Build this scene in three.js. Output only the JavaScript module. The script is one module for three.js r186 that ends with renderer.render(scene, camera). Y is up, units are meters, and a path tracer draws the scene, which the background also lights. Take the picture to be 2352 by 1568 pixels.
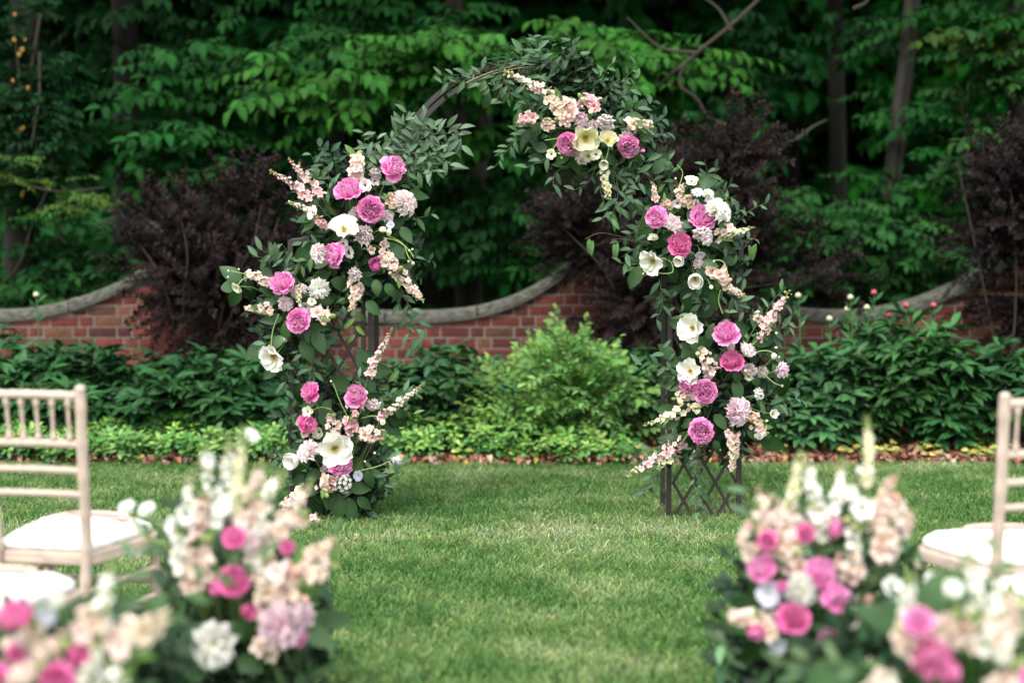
import * as THREE from 'three';
import { ImprovedNoise } from 'three/addons/math/ImprovedNoise.js';

// ------------------------------------------------------------------ camera, sky, sun, exposure
const F = 3267, CU = 1176, CV = 784, HORIZON = 600, EYE = 1.34;       // focal length, centre and horizon in reference units
const PITCH = Math.atan((CV - HORIZON) / F);
const scene = new THREE.Scene();
const camera = new THREE.PerspectiveCamera(THREE.MathUtils.radToDeg(2 * Math.atan(CV / F)), 1024 / 682, 0.05, 500);
camera.position.set(0, EYE, 0);
camera.rotation.x = -PITCH;
camera.focus = 6.85;
camera.userData.fStop = 1.05;
const renderer = new THREE.WebGLRenderer({ antialias: true });
renderer.toneMapping = THREE.LinearToneMapping;
renderer.toneMappingExposure = 2.2;
renderer.shadowMap.enabled = true;
{
  const W = 64, H = 32, d = new Float32Array(W * H * 4);
  for (let y = 0; y < H; y++) for (let x = 0; x < W; x++) {
    const s = Math.sin(((y + 0.5) / H - 0.5) * Math.PI), o = (y * W + x) * 4;
    const L = s > 0 ? 1.5 * (0.56 + 0.44 * s) : 0.12;
    d[o] = L * 0.985; d[o + 1] = L; d[o + 2] = L * 1.0; d[o + 3] = 1;
  }
  const sky = new THREE.DataTexture(d, W, H, THREE.RGBAFormat, THREE.FloatType);
  sky.mapping = THREE.EquirectangularReflectionMapping; sky.magFilter = THREE.LinearFilter; sky.needsUpdate = true;
  scene.background = sky; scene.environment = sky;
}
const sun = new THREE.DirectionalLight(new THREE.Color(1, 0.965, 0.9), 1.5);
sun.position.set(-6, 16, 5); sun.target.position.set(0, 0, -7);
sun.castShadow = true; sun.shadow.radius = 32; sun.shadow.mapSize.set(2048, 2048);
Object.assign(sun.shadow.camera, { left: -14, right: 14, top: 14, bottom: -14, near: 0.5, far: 60 });
scene.add(sun, sun.target);

// ------------------------------------------------------------------ helpers
const V3 = (x, y, z) => new THREE.Vector3(x, y, z);
function rng(a) { return () => { a |= 0; a = (a + 0x6d2b79f5) | 0; let t = Math.imul(a ^ (a >>> 15), 1 | a); t = (t + Math.imul(t ^ (t >>> 7), 61 | t)) ^ t; return ((t ^ (t >>> 14)) >>> 0) / 4294967296; }; }
const noise = new ImprovedNoise();
const fbm = (x, y, z = 0) => noise.noise(x, y, z) + 0.5 * noise.noise(x * 2.1 + 7, y * 2.1, z + 3) + 0.25 * noise.noise(x * 4.3, y * 4.3 + 5, z + 9);
const lerp = THREE.MathUtils.lerp, clamp = THREE.MathUtils.clamp;
// a point of the place from where it appears in the reference and its distance D in front of the camera
const cP = Math.cos(PITCH), sP = Math.sin(PITCH);
function at(u, v, D) {
  const x = (u - CU) / F, y = -(v - CV) / F;
  const dy = y * cP - sP, dz = -y * sP - cP, k = D / -dz;
  return V3(x * k, EYE + dy * k, dz * k);
}
const taken = {};
const numbered = (n) => { const k = taken[n] = (taken[n] ?? -1) + 1; return k ? n + '_' + String(k).padStart(3, '0') : n; };
function thing(name, label, category, pos = [0, 0, 0], turn = 0, group) {
  const o = new THREE.Group(); o.name = numbered(name); scene.add(o);
  if (pos.isVector3) o.position.copy(pos); else o.position.set(...pos);
  o.rotation.y = turn; o.userData = { label, category };
  if (group) o.userData.group = group;
  return o;
}
function mesh(name, geo, mat, parent, kind) {
  const m = new THREE.Mesh(geo, mat); m.name = parent ? name : numbered(name); m.castShadow = m.receiveShadow = true;
  (parent ?? scene).add(m);
  if (kind) m.userData.kind = kind;
  return m;
}
// geometry given in world coordinates, hung under a thing that stands somewhere (not turned)
function worldPart(name, geo, mat, parent, kind) { const m = mesh(name, geo, mat, parent, kind); m.position.copy(parent.position).negate(); return m; }
function inst(name, geo, mat, list, parent, kind = 'stuff') {
  if (!list.length) return null;
  const m = new THREE.InstancedMesh(geo, mat, list.length); m.name = parent ? name : numbered(name); m.castShadow = m.receiveShadow = true;
  list.forEach((e, i) => { m.setMatrixAt(i, e.m); if (e.c) m.setColorAt(i, e.c); });
  m.instanceMatrix.needsUpdate = true;
  if (parent) { parent.add(m); m.position.copy(parent.position).negate(); } else scene.add(m);
  m.userData.kind = kind;
  return m;
}
// raw triangle lists with vertex colours
const raw = () => ({ p: [], c: [], i: [] });
const _v = new THREE.Vector3();
function add(dst, src, M, tint) {
  const o = dst.p.length / 3, e = M ? M.elements : null;
  for (let k = 0; k < src.p.length; k += 3) {
    const x = src.p[k], y = src.p[k + 1], z = src.p[k + 2];
    if (e) dst.p.push(e[0] * x + e[4] * y + e[8] * z + e[12], e[1] * x + e[5] * y + e[9] * z + e[13], e[2] * x + e[6] * y + e[10] * z + e[14]);
    else dst.p.push(x, y, z);
    if (tint) dst.c.push(src.c[k] * tint[0], src.c[k + 1] * tint[1], src.c[k + 2] * tint[2]); else dst.c.push(src.c[k], src.c[k + 1], src.c[k + 2]);
  }
  for (const i of src.i) dst.i.push(i + o);
  return dst;
}
function geo(r) {
  const g = new THREE.BufferGeometry();
  g.setAttribute('position', new THREE.Float32BufferAttribute(r.p, 3));
  g.setAttribute('color', new THREE.Float32BufferAttribute(r.c, 3));
  g.setIndex(r.i); g.computeVertexNormals();
  return g;
}
// orientation: Y along dir, Z towards up
function frame(pos, dir, up, s = 1, sy = s, sz = s) {
  const y = dir.clone().normalize(); let x = y.clone().cross(up);
  if (x.lengthSq() < 1e-6) x = y.clone().cross(V3(0.3, 0.2, 1));
  x.normalize(); const z = x.clone().cross(y);
  return new THREE.Matrix4().makeBasis(x.multiplyScalar(s), y.multiplyScalar(sy), z.multiplyScalar(sz)).setPosition(pos);
}
const ball = (R) => { let x, y, z, l; do { x = R() * 2 - 1; y = R() * 2 - 1; z = R() * 2 - 1; l = x * x + y * y + z * z; } while (l > 1 || l < 1e-3); return V3(x, y, z); };
const rgb = (r, g, b) => new THREE.Color().setRGB(r, g, b);
function tubeRaw(pts, r0, r1, sides = 5, col = [1, 1, 1], wob) {
  const o = raw(), n = pts.length, prev = V3(0, 0, 0);
  let up = V3(0.31, 0.17, 0.93);
  for (let k = 0; k < n; k++) {
    const t = pts[Math.min(k + 1, n - 1)].clone().sub(pts[Math.max(k - 1, 0)]).normalize();
    const a = up.clone().sub(t.clone().multiplyScalar(up.dot(t))).normalize(), b = t.clone().cross(a); up = a;
    const f = k / (n - 1), rr = (typeof r0 === 'function' ? r0(f) : lerp(r0, r1, f));
    for (let j = 0; j < sides; j++) {
      const th = j / sides * Math.PI * 2, w = wob ? wob(f, j) : 1;
      o.p.push(pts[k].x + (a.x * Math.cos(th) + b.x * Math.sin(th)) * rr * w, pts[k].y + (a.y * Math.cos(th) + b.y * Math.sin(th)) * rr * w, pts[k].z + (a.z * Math.cos(th) + b.z * Math.sin(th)) * rr * w);
      o.c.push(...col);
    }
    if (k) for (let j = 0; j < sides; j++) { const q = (k - 1) * sides, j2 = (j + 1) % sides; o.i.push(q + j, q + j2, q + sides + j, q + j2, q + sides + j2, q + sides + j); }
  }
  return o;
}
const curve = (pts, n) => new THREE.CatmullRomCurve3(pts).getPoints(n);
// a leaf from the origin along +Y, face to +Z
function leafRaw(len, wid, o = {}) {
  const { segs = 4, fold = 0.16, bend = 0.3, belly = 0.8, petiole = 0, wave = 0, col = [1, 1, 1], tip = col } = o, r = raw();
  for (let k = 0; k <= segs; k++) {
    const t = k / segs, w = wid / 2 * Math.pow(Math.sin(Math.PI * Math.pow(clamp(t, 0.012, 0.988), belly)), 0.85);
    const a = bend * t, y = petiole + len * (bend ? Math.sin(a) / Math.max(bend, 1e-3) : t), z = -len * (bend ? (1 - Math.cos(a)) / Math.max(bend, 1e-3) : 0);
    const ws = wave * wid * Math.sin(t * 11);
    const c = [0, 1, 2].map((q) => lerp(col[q], tip[q], t));
    r.p.push(-w, y, z + fold * w * 2 + ws, 0, y, z, w, y, z + fold * w * 2 - ws);
    r.c.push(...c, ...c.map((x) => x * 1.12), ...c);
    if (k) { const q = (k - 1) * 3; r.i.push(q, q + 1, q + 3, q + 1, q + 4, q + 3, q + 1, q + 2, q + 4, q + 2, q + 5, q + 4); }
  }
  return r;
}
// a petal round the flower axis +Y, growing outwards along +Z
function petalRaw(o) {
  const { L = 0.5, W = 0.5, t0 = 60, t1 = 10, cup = 0.8, r0 = 0.03, y0 = 0, nu = 4, nv = 4, ruf = 0, ph = 0, k = 7, col, tip, notch = 0, wmin = 0.35, peak = 0.62, tipR = 1.02 } = o, r = raw();
  let y = y0, rad = r0; const rd = Math.PI / 180;
  for (let b = 0; b <= nv; b++) {
    const v = b / nv, th = lerp(t0, t1, v) * rd;
    if (b) { y += Math.cos(th) * L / nv; rad += Math.sin(th) * L / nv; }
    const prof = v < peak ? lerp(wmin, 1, Math.sin(v / peak * Math.PI / 2)) : Math.cos((v - peak) / (1 - peak) * tipR);
    const R = W / (2 * Math.max(cup, 0.05));
    for (let a = 0; a <= nu; a++) {
      const u = a / nu * 2 - 1, phi = u * cup * Math.max(prof, 0.16), x = R * Math.sin(phi), inn = R * (1 - Math.cos(phi)) + ruf * Math.sin(k * u + ph + v * 2) * v * v - notch * v * v * (1 - Math.abs(u)) * 0.4;
      r.p.push(x, y + inn * Math.sin(th), rad - inn * Math.cos(th));
      r.c.push(...[0, 1, 2].map((q) => lerp(col[q], tip[q], v)));
      if (a && b) { const q = b * (nu + 1) + a; r.i.push(q - nu - 2, q - nu - 1, q - 1, q - nu - 1, q, q - 1); }
    }
  }
  return r;
}
const turnY = (a, tilt = 0, p) => { const m = new THREE.Matrix4().makeRotationY(a); if (tilt) m.multiply(new THREE.Matrix4().makeRotationX(tilt)); if (p) m.setPosition(p); return m; };
// value-noise textures for grain, stains and fine relief
function noiseTex(seed, fn, size = 256, srgb = false) {
  const d = new Uint8Array(size * size * 4);
  for (let y = 0; y < size; y++) for (let x = 0; x < size; x++) { const c = fn(x / size, y / size, x, y), o = (y * size + x) * 4; for (let q = 0; q < 3; q++) d[o + q] = clamp(Math.round((c.length ? c[q] : c) * 255), 0, 255); d[o + 3] = 255; }
  const t = new THREE.DataTexture(d, size, size); t.wrapS = t.wrapT = THREE.RepeatWrapping; t.magFilter = THREE.LinearFilter; t.needsUpdate = true;
  if (srgb) t.colorSpace = THREE.SRGBColorSpace;
  return t;
}
// noise that repeats with period 1 in x and y
const tile = (x, y, f, z) => { const a = x * Math.PI * 2, b = y * Math.PI * 2, r = f / 6.28; return fbm(Math.cos(a) * r + Math.cos(b) * r * 0.7 + z, Math.sin(a) * r + z, Math.sin(b) * r + 3.3); };
const texStone = noiseTex(1, (x, y) => clamp(0.62 + 0.28 * tile(x, y, 14, 2) + 0.16 * tile(x, y, 60, 9), 0, 1));
const texGrain = noiseTex(2, (x, y) => clamp(0.76 + 0.24 * fbm(x * 3, y * 46) + 0.16 * fbm(x * 9, y * 9, 4), 0, 1));
const texCoping = noiseTex(8, (x, y) => { const n = tile(x, y, 11, 6), m = tile(x, y, 34, 2), k = clamp(0.62 + 0.3 * n + 0.22 * m, 0.12, 1), g = clamp(-n * 1.4, 0, 0.5); return [k * (1 - 0.4 * g), k * (1 - 0.15 * g), k * (1 - 0.6 * g)]; });
const texBark = noiseTex(3, (x, y) => clamp(0.55 + 0.4 * fbm(Math.sin(x * 6.28) * 3, y * 9, Math.cos(x * 6.28) * 3), 0, 1));

// ------------------------------------------------------------------ materials
const std = (o) => new THREE.MeshStandardMaterial({ side: THREE.DoubleSide, ...o });
const leafy = (name, o = {}) => Object.assign(new THREE.MeshPhysicalMaterial({ vertexColors: true, side: THREE.DoubleSide, roughness: 0.62, transmission: 0.3, thickness: 0, ...o }), { name });
const M = {
  petal: leafy('petal', { roughness: 0.8, transmission: 0.22, specularIntensity: 0.35 }),
  leaf: leafy('leaf', { roughness: 0.48, transmission: 0.18, specularIntensity: 0.42 }),
  glossy: leafy('glossy_leaf', { roughness: 0.42, transmission: 0.18, specularIntensity: 0.38 }),
  tree: leafy('tree_leaf', { roughness: 0.65, transmission: 0.4, specularIntensity: 0.15 }),
  far: leafy('far_leaf', { roughness: 0.9, transmission: 0, specularIntensity: 0.15 }),
  purple: leafy('purple_leaf', { roughness: 0.6, transmission: 0.15, specularIntensity: 0.3 }),
  grass: leafy('grass_blade', { roughness: 0.5, transmission: 0.25, specularIntensity: 0.45 }),
  stem: std({ name: 'stem', vertexColors: true, roughness: 0.7 }),
  iron: std({ name: 'painted_iron', color: rgb(0.03, 0.023, 0.021), roughness: 0.55, bumpMap: texStone, bumpScale: 0.0006 }),
  wood: std({ name: 'limed_wood', color: rgb(0.68, 0.53, 0.45), roughness: 0.55, map: texGrain, bumpMap: texGrain, bumpScale: 0.0008 }),
  cloth: std({ name: 'cushion_cloth', color: rgb(0.86, 0.84, 0.83), roughness: 0.95, bumpMap: texStone, bumpScale: 0.0008 }),
  bark: std({ name: 'bark', color: rgb(0.022, 0.018, 0.014), roughness: 0.95, map: texBark, bumpMap: texBark, bumpScale: 0.02 }),
  palebark: std({ name: 'pale_bark', color: rgb(0.065, 0.055, 0.045), roughness: 0.95, map: texBark, bumpMap: texBark, bumpScale: 0.02 }),
  twig: std({ name: 'twig', color: rgb(0.038, 0.03, 0.022), roughness: 0.95 }),
  mortar: std({ name: 'mortar', color: rgb(0.22, 0.18, 0.15), roughness: 1, bumpMap: texStone, bumpScale: 0.003 }),
  coping: std({ name: 'weathered_stone', color: rgb(0.16, 0.155, 0.135), roughness: 0.95, map: texCoping, bumpMap: texStone, bumpScale: 0.008 }),
  rock: std({ name: 'pale_rock', color: rgb(0.42, 0.4, 0.42), roughness: 0.9, bumpMap: texStone, bumpScale: 0.006 }),
  card: std({ name: 'blush_card', color: rgb(0.72, 0.48, 0.41), roughness: 0.8 }),
  cardline: std({ name: 'rose_ribbon', color: rgb(0.42, 0.17, 0.19), roughness: 0.6 }),
};
// ------------------------------------------------------------------ ground
{
  const g = new THREE.PlaneGeometry(500, 500); g.rotateX(-Math.PI / 2);
  const o = mesh('ground', g, std({ name: 'soil', color: rgb(0.03, 0.032, 0.014), roughness: 1 }), null, 'structure'); o.position.y = -0.012; o.userData.label = 'dark soil of the garden and woodland around the lawn';
  const lawnTex = noiseTex(5, (x, y) => { const n = 0.5 + 0.5 * tile(x, y, 30, 1), m = 0.5 + 0.5 * tile(x, y, 90, 6); return [0.22 + 0.1 * n + 0.06 * m, 0.37 + 0.1 * n + 0.07 * m, 0.17 + 0.08 * n]; }, 512, true);
  lawnTex.repeat.set(14, 14);
  const lg = new THREE.PlaneGeometry(30, 21.3, 60, 42); lg.rotateX(-Math.PI / 2);
  const lawn = mesh('lawn', lg, std({ name: 'turf', map: lawnTex, roughness: 1 }), null, 'structure'); lawn.position.set(0, 0, 1.45); lawn.userData.label = 'mown green lawn under the arch and the chairs';
  // planting bed between lawn and wall
  const bg = new THREE.PlaneGeometry(30, 2.0, 120, 12); bg.rotateX(-Math.PI / 2);
  const bp = bg.attributes.position; for (let i = 0; i < bp.count; i++) bp.setY(i, 0.02 + 0.02 * fbm(bp.getX(i) * 2, bp.getZ(i) * 2)); bg.computeVertexNormals();
  const bed = mesh('garden_bed', bg, std({ name: 'mulch', color: rgb(0.06, 0.038, 0.026), roughness: 1, bumpMap: texStone, bumpScale: 0.01 }), null, 'structure'); bed.position.set(0, 0, -10.2); bed.userData.label = 'dark mulched planting bed in front of the brick wall';
  // woodland slope behind the wall
  const hg = new THREE.PlaneGeometry(120, 60, 80, 40); hg.rotateX(-Math.PI / 2);
  const hp = hg.attributes.position; for (let i = 0; i < hp.count; i++) { const z = hp.getZ(i) - 41.3, t = clamp((-z - 14) / 40, 0, 1); hp.setY(i, -0.004 + t * t * 16 + 0.4 * t * fbm(hp.getX(i) * 0.15, z * 0.15)); } hg.computeVertexNormals();
  const hill = mesh('hillside', hg, std({ name: 'leaf_mould', color: rgb(0.014, 0.022, 0.008), roughness: 1 }), null, 'structure'); hill.position.set(0, 0, -41.3); hill.userData.label = 'dark wooded slope rising behind the wall';
}
// ------------------------------------------------------------------ grass
{
  const R = rng(11);
  const tufts = [];
  for (let k = 0; k < 6; k++) {
    const r = raw();
    for (let b = 0; b < 18; b++) {
      const h = 0.03 + R() * 0.032, w = 0.0017 + R() * 0.0014, lean = (R() * 0.8 + 0.15) * h, a = R() * 6.28, x = (R() - 0.5) * 0.06, z = (R() - 0.5) * 0.06, f = R() * 6.28, v = 0.8 + R() * 0.45, y = R() < 0.07;
      const c = y ? [2.4 * v, 1.7 * v, 1.6 * v] : [v * (0.9 + R() * 0.2), v, v * (0.85 + R() * 0.3)], o = r.p.length / 3;
      for (let s = 0; s < 3; s++) { const t = s / 2, q = t * t * lean, ww = w * (1 - t * 0.45), dx = Math.cos(a) * q, dz = Math.sin(a) * q, y2 = h * t * (1 - 0.18 * t); r.p.push(x + dx - Math.cos(f) * ww, y2, z + dz - Math.sin(f) * ww, x + dx + Math.cos(f) * ww, y2, z + dz + Math.sin(f) * ww); r.c.push(...c, ...c); }
      r.i.push(o, o + 1, o + 2, o + 1, o + 3, o + 2, o + 2, o + 3, o + 4, o + 3, o + 5, o + 4);
    }
    tufts.push(geo(r));
  }
  const lists = tufts.map(() => []), A = rgb(0.066, 0.175, 0.04), B = rgb(0.165, 0.28, 0.09), C = rgb(0.33, 0.4, 0.23), q = new THREE.Quaternion(), e = new THREE.Euler();
  for (let D = 3.4; D < 9.26; D += 0.028) {
    const half = D * 0.36 + 0.7;
    for (let x = -half; x < half; x += 0.028) {
      const px = x + (R() - 0.5) * 0.034, pz = -D + (R() - 0.5) * 0.034;
      const n1 = fbm(px * 0.55 + 3, pz * 0.8), n2 = fbm(px * 2.2, pz * 2.6, 4), n3 = fbm(px * 8, pz * 8, 8);
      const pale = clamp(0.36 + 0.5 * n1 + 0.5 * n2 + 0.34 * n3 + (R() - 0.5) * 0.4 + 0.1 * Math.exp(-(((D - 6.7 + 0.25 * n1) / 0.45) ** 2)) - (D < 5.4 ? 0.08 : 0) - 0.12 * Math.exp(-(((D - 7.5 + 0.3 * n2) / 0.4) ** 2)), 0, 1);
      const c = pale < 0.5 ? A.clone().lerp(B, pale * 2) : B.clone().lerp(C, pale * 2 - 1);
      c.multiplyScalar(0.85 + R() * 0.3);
      const lx = 0.35 * n2 + (R() - 0.5) * 0.4, lz = 0.35 * n1 + (R() - 0.5) * 0.4, s = 0.8 + 0.35 * R() + 0.2 * n2;
      e.set(lz, R() * 6.28, lx, 'YXZ'); q.setFromEuler(e);
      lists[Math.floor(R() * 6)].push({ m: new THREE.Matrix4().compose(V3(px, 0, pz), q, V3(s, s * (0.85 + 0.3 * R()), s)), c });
    }
  }
  const t = thing('grass', 'short green and straw tinted grass blades covering the lawn', 'grass');
  t.userData.kind = 'stuff';
  lists.forEach((l, k) => inst('blade', tufts[k], M.grass, l, t));
}
// ------------------------------------------------------------------ brick wall with scalloped coping
const WALL = 10.9, WS = F / WALL;
{
  const X = (u) => (u - CU) / WS;
  const dips = [[-80, 393, 87, 2.6], [930, 375, 112, 2.8], [1930, 303, 81, 2.1], [2930, 393, 87, 2.6], [-1080, 393, 87, 2.6]];
  const yDip = at(CU, 713, WALL).y;
  const topAt = (x) => { const u = x * WS + CU; let best = dips[0]; for (const d of dips) if (Math.abs(u - d[0]) < Math.abs(u - best[0])) best = d; return yDip + Math.min(best[2] * Math.pow(Math.abs(u - best[0]) / best[1], best[3]), 205) / WS; };
  const wall = thing('brick_wall', 'weathered red brick garden wall with a grey scalloped stone coping', 'wall', [0, 0, -WALL]);
  const x0 = X(-700), x1 = X(3100), faceZ = 0, capH = 0.092;
  // mortar core
  const sh = new THREE.Shape(); sh.moveTo(x0, 0);
  sh.lineTo(x1, 0); for (let k = 0; k <= 240; k++) { const x = lerp(x1, x0, k / 240); sh.lineTo(x, topAt(x) - capH + 0.01); }
  const core = new THREE.ExtrudeGeometry(sh, { depth: 0.2, bevelEnabled: false }); core.translate(0, 0, -0.21);
  mesh('mortar', core, M.mortar, wall);
  // coping stones
  const prof = [[0.03, 0], [0.035, 0.035], [0.028, 0.075], [0.0, capH], [-0.2, capH], [-0.235, 0.07], [-0.235, 0]], R = rng(21);
  const stones = [];
  for (let k = 0, x = x0; x < x1; k++) { const l = 0.62 + R() * 0.25; stones.push([x, Math.min(x + l, x1)]); x += l; }
  for (const [a, b] of stones) {
    const n = 8, p = [], idx = [], uv = [], dz = (R() - 0.5) * 0.014, dy = (R() - 0.5) * 0.012, m = prof.length;
    for (let k = 0; k <= n; k++) { const x = lerp(a + 0.005, b - 0.005, k / n), y = topAt(x) - capH + dy; prof.forEach(([z, h], j) => { const w = 0.003 * fbm(x * 9, j * 3.1); p.push(x, y + h + w, z + dz + w); uv.push(x * 2, j / m * 1.2); }); if (k) for (let j = 0; j < m; j++) { const q = (k - 1) * m, j2 = (j + 1) % m; idx.push(q + j, q + m + j, q + j2, q + j2, q + m + j, q + m + j2); } }
    for (const s of [0, n]) for (let j = 1; j < m - 1; j++) idx.push(s * m, s * m + j, s * m + j + 1);
    const g = new THREE.BufferGeometry(); g.setAttribute('position', new THREE.Float32BufferAttribute(p, 3)); g.setAttribute('uv', new THREE.Float32BufferAttribute(uv, 2)); g.setIndex(idx); const g2 = g.toNonIndexed(); g2.computeVertexNormals();
    mesh('coping_stone', g2, M.coping, wall);
  }
  // bricks in Flemish bond; courses that can be seen are single bricks, those behind the planting one mass
  const tones = [[0.2, 0.058, 0.042], [0.27, 0.085, 0.06], [0.14, 0.045, 0.036], [0.25, 0.12, 0.065], [0.3, 0.145, 0.1], [0.15, 0.08, 0.05], [0.21, 0.12, 0.06], [0.11, 0.045, 0.04]];
  const texBrick = noiseTex(6, (x, y) => { const a = clamp(0.68 + 0.42 * tile(x, y, 20, 5) + 0.2 * tile(x, y, 50, 1), 0.2, 1), s = clamp((tile(x, y, 9, 3) - 0.15) * 0.6, 0, 0.35); return [clamp(a + s * 0.4, 0, 1), clamp(a + s, 0, 1), clamp(a + s, 0, 1)]; });
  const mats = tones.map((c, k) => std({ name: 'brick_' + ['red', 'rose', 'maroon', 'orange', 'salmon', 'brown', 'ochre', 'burnt'][k], color: rgb(c[0] * 0.85, c[1] * 0.64, c[2] * 0.66), roughness: 0.95, map: texBrick, bumpMap: texStone, bumpScale: 0.004 }));
  const pick = (r) => mats[[0, 0, 0, 1, 1, 1, 2, 2, 3, 4, 5, 6, 7, 0][Math.floor(r * 14)]];
  const H = 0.083, J = 0.012, SL = 0.213, HL = 0.102;
  const box = (l, hl, hr, seed) => {
    const b = new THREE.BoxGeometry(l, 1, 0.06, 3, 2, 1), p = b.attributes.position, rr = rng(seed);
    for (let k = 0; k < p.count; k++) {
      const x = p.getX(k), t = p.getY(k) + 0.5, h = lerp(hl, hr, x / l + 0.5), e = Math.abs(x) > l * 0.49 || t < 0.02 || t > 0.98;
      p.setX(k, x * (e ? 0.985 : 1)); p.setY(k, t * h * (e ? 0.99 : 1)); if (p.getZ(k) > 0) p.setZ(k, 0.03 + (e ? -0.006 : 0) + (rr() - 0.5) * 0.005);
    }
    const u = b.attributes.uv; for (let k = 0; k < u.count; k++) u.setXY(k, u.getX(k) * l * 4 + seed * 0.37, u.getY(k) * 0.3 + seed * 0.61);
    b.computeVertexNormals(); return b;
  };
  const full = [0, 1, 2, 3].map((k) => [box(SL, H - J, H - J, k + 1), box(HL, H - J, H - J, k + 9)]), hidden = mats.map(() => []);
  for (let row = 0; row < 22; row++) {
    const y = 0.015 + row * H; let x = x0 + (row % 2 ? 0.17 : 0) + R() * 0.01, k = row;
    while (x < x1) {
      const l = k++ % 2 ? HL : SL, tl = topAt(x) - capH - y - J, tr = topAt(x + l) - capH - y - J, hl = Math.min(H - J, tl), hr = Math.min(H - J, tr);
      const r1 = R(), r2 = R(), vi = Math.floor(R() * 4);
      if (Math.max(hl, hr) > 0.02) {
        const u = (x + l / 2) * WS + CU, v = HORIZON + (EYE - y) * WS, cut = hl < H - J - 1e-6 || hr < H - J - 1e-6;
        const seen = v < 880 && ((u > 0 && u < 400) || (u > 700 && u < 1420) || (u > 1750 && u < 2352));
        const g = cut ? box(l, Math.max(hl, 0.006), Math.max(hr, 0.006), row * 31 + k) : full[vi][l === SL ? 0 : 1];
        if (seen) { const b = mesh('brick', g, pick(r1), wall); b.position.set(x + l / 2, y, -0.03 + (r2 - 0.5) * 0.004); }
        else hidden[mats.indexOf(pick(r1))].push([g, x + l / 2, y, -0.03 + (r2 - 0.5) * 0.004]);
      }
      x += l + J;
    }
  }
  hidden.forEach((l, k) => {
    const rw = { p: [], n: [], u: [], i: [] };
    for (const [g, x, y, z] of l) { const o = rw.p.length / 3, p = g.attributes.position, n = g.attributes.normal, u = g.attributes.uv; for (let q = 0; q < p.count; q++) { rw.p.push(p.getX(q) + x, p.getY(q) + y, p.getZ(q) + z); rw.n.push(n.getX(q), n.getY(q), n.getZ(q)); rw.u.push(u.getX(q), u.getY(q)); } for (const q of g.index.array) rw.i.push(q + o); }
    const g = new THREE.BufferGeometry(); g.setAttribute('position', new THREE.Float32BufferAttribute(rw.p, 3)); g.setAttribute('normal', new THREE.Float32BufferAttribute(rw.n, 3)); g.setAttribute('uv', new THREE.Float32BufferAttribute(rw.u, 2)); g.setIndex(rw.i);
    if (l.length) mesh('brickwork', g, mats[k], wall, 'stuff');
  });
  // piers between the dips, mostly behind the purple shrubs
  for (const u of [-580, 402, 1425, 2440]) {
    const x = X(u), h = at(u, 535, WALL).y;
    const pb = new THREE.BoxGeometry(0.36, h, 0.36); pb.translate(x, h / 2, -0.1);
    const body = mesh('pier', pb, mats[2], wall);
    const pc = new THREE.CylinderGeometry(0.24, 0.3, 0.085, 4, 1); pc.rotateY(Math.PI / 4); pc.translate(x, h + 0.044, -0.1);
    mesh('pier_cap', pc, M.coping, body);
  }
}
// ------------------------------------------------------------------ vegetation
const UP = V3(0, 1, 0), TOCAM = V3(0, 0, 1);
// a flat bough of leaves along +Y, leaf faces to +Z
function boughRaw(seed, n, len, leafLen, leafWid, o = {}) {
  const R = rng(seed), r = raw(), pts = [];
  for (let k = 0; k <= 5; k++) pts.push(V3(0.05 * len * Math.sin(k * 1.3 + seed), len * k / 5, -(o.droop ?? 0.12) * len * (k / 5) ** 2));
  add(r, tubeRaw(pts, 0.004 * (o.tw ?? 1), 0.0015, 3, o.twig ?? [0.5, 0.45, 0.3]));
  const base = [0, 1, 2].map((k) => leafRaw(leafLen, leafWid, { segs: o.segs ?? 3, fold: 0.12, bend: (o.bend ?? 0.5) + k * 0.25, belly: o.belly ?? 0.75 }));
  for (let k = 0; k < n; k++) {
    const t = (k + 0.7) / n, j = t * 5, a = Math.min(4, Math.floor(j)), p = pts[a].clone().lerp(pts[a + 1], j - a), side = k % 2 ? 1 : -1, an = k === n - 1 ? 0 : side * (0.75 + R() * 0.5);
    const d = V3(Math.sin(an), Math.cos(an), (R() - 0.7) * (o.hang ?? 0.6)), up = V3((R() - 0.5) * 0.9, (R() - 0.5) * 0.9, 1), s = 0.7 + R() * 0.5, c = 0.75 + R() * 0.5;
    add(r, base[k % 3], frame(p, d, up, s), [c * (0.9 + R() * 0.2), c, c * (0.8 + R() * 0.4)]);
  }
  return r;
}
const boughs = [1, 2, 3].map((k) => geo(boughRaw(k, 15, 0.62, 0.128, 0.068, { hang: 0.9 })));
const farBoughs = [4, 5].map((k) => geo(boughRaw(k, 12, 0.7, 0.2, 0.12, { segs: 2 })));
const smallBoughs = [6, 7].map((k) => geo(boughRaw(k, 15, 0.45, 0.085, 0.045)));
const hangBoughs = [8, 9].map((k) => geo(boughRaw(k, 14, 0.6, 0.15, 0.095, { hang: 2.2, bend: 0.4 })));
const tint = (c, R, a = 0.3) => { const v = 1 + (R() - 0.5) * 2 * a; return rgb(c[0] * v * (1 + (R() - 0.5) * a), c[1] * v, c[2] * v * (1 + (R() - 0.5) * a)); };
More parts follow.
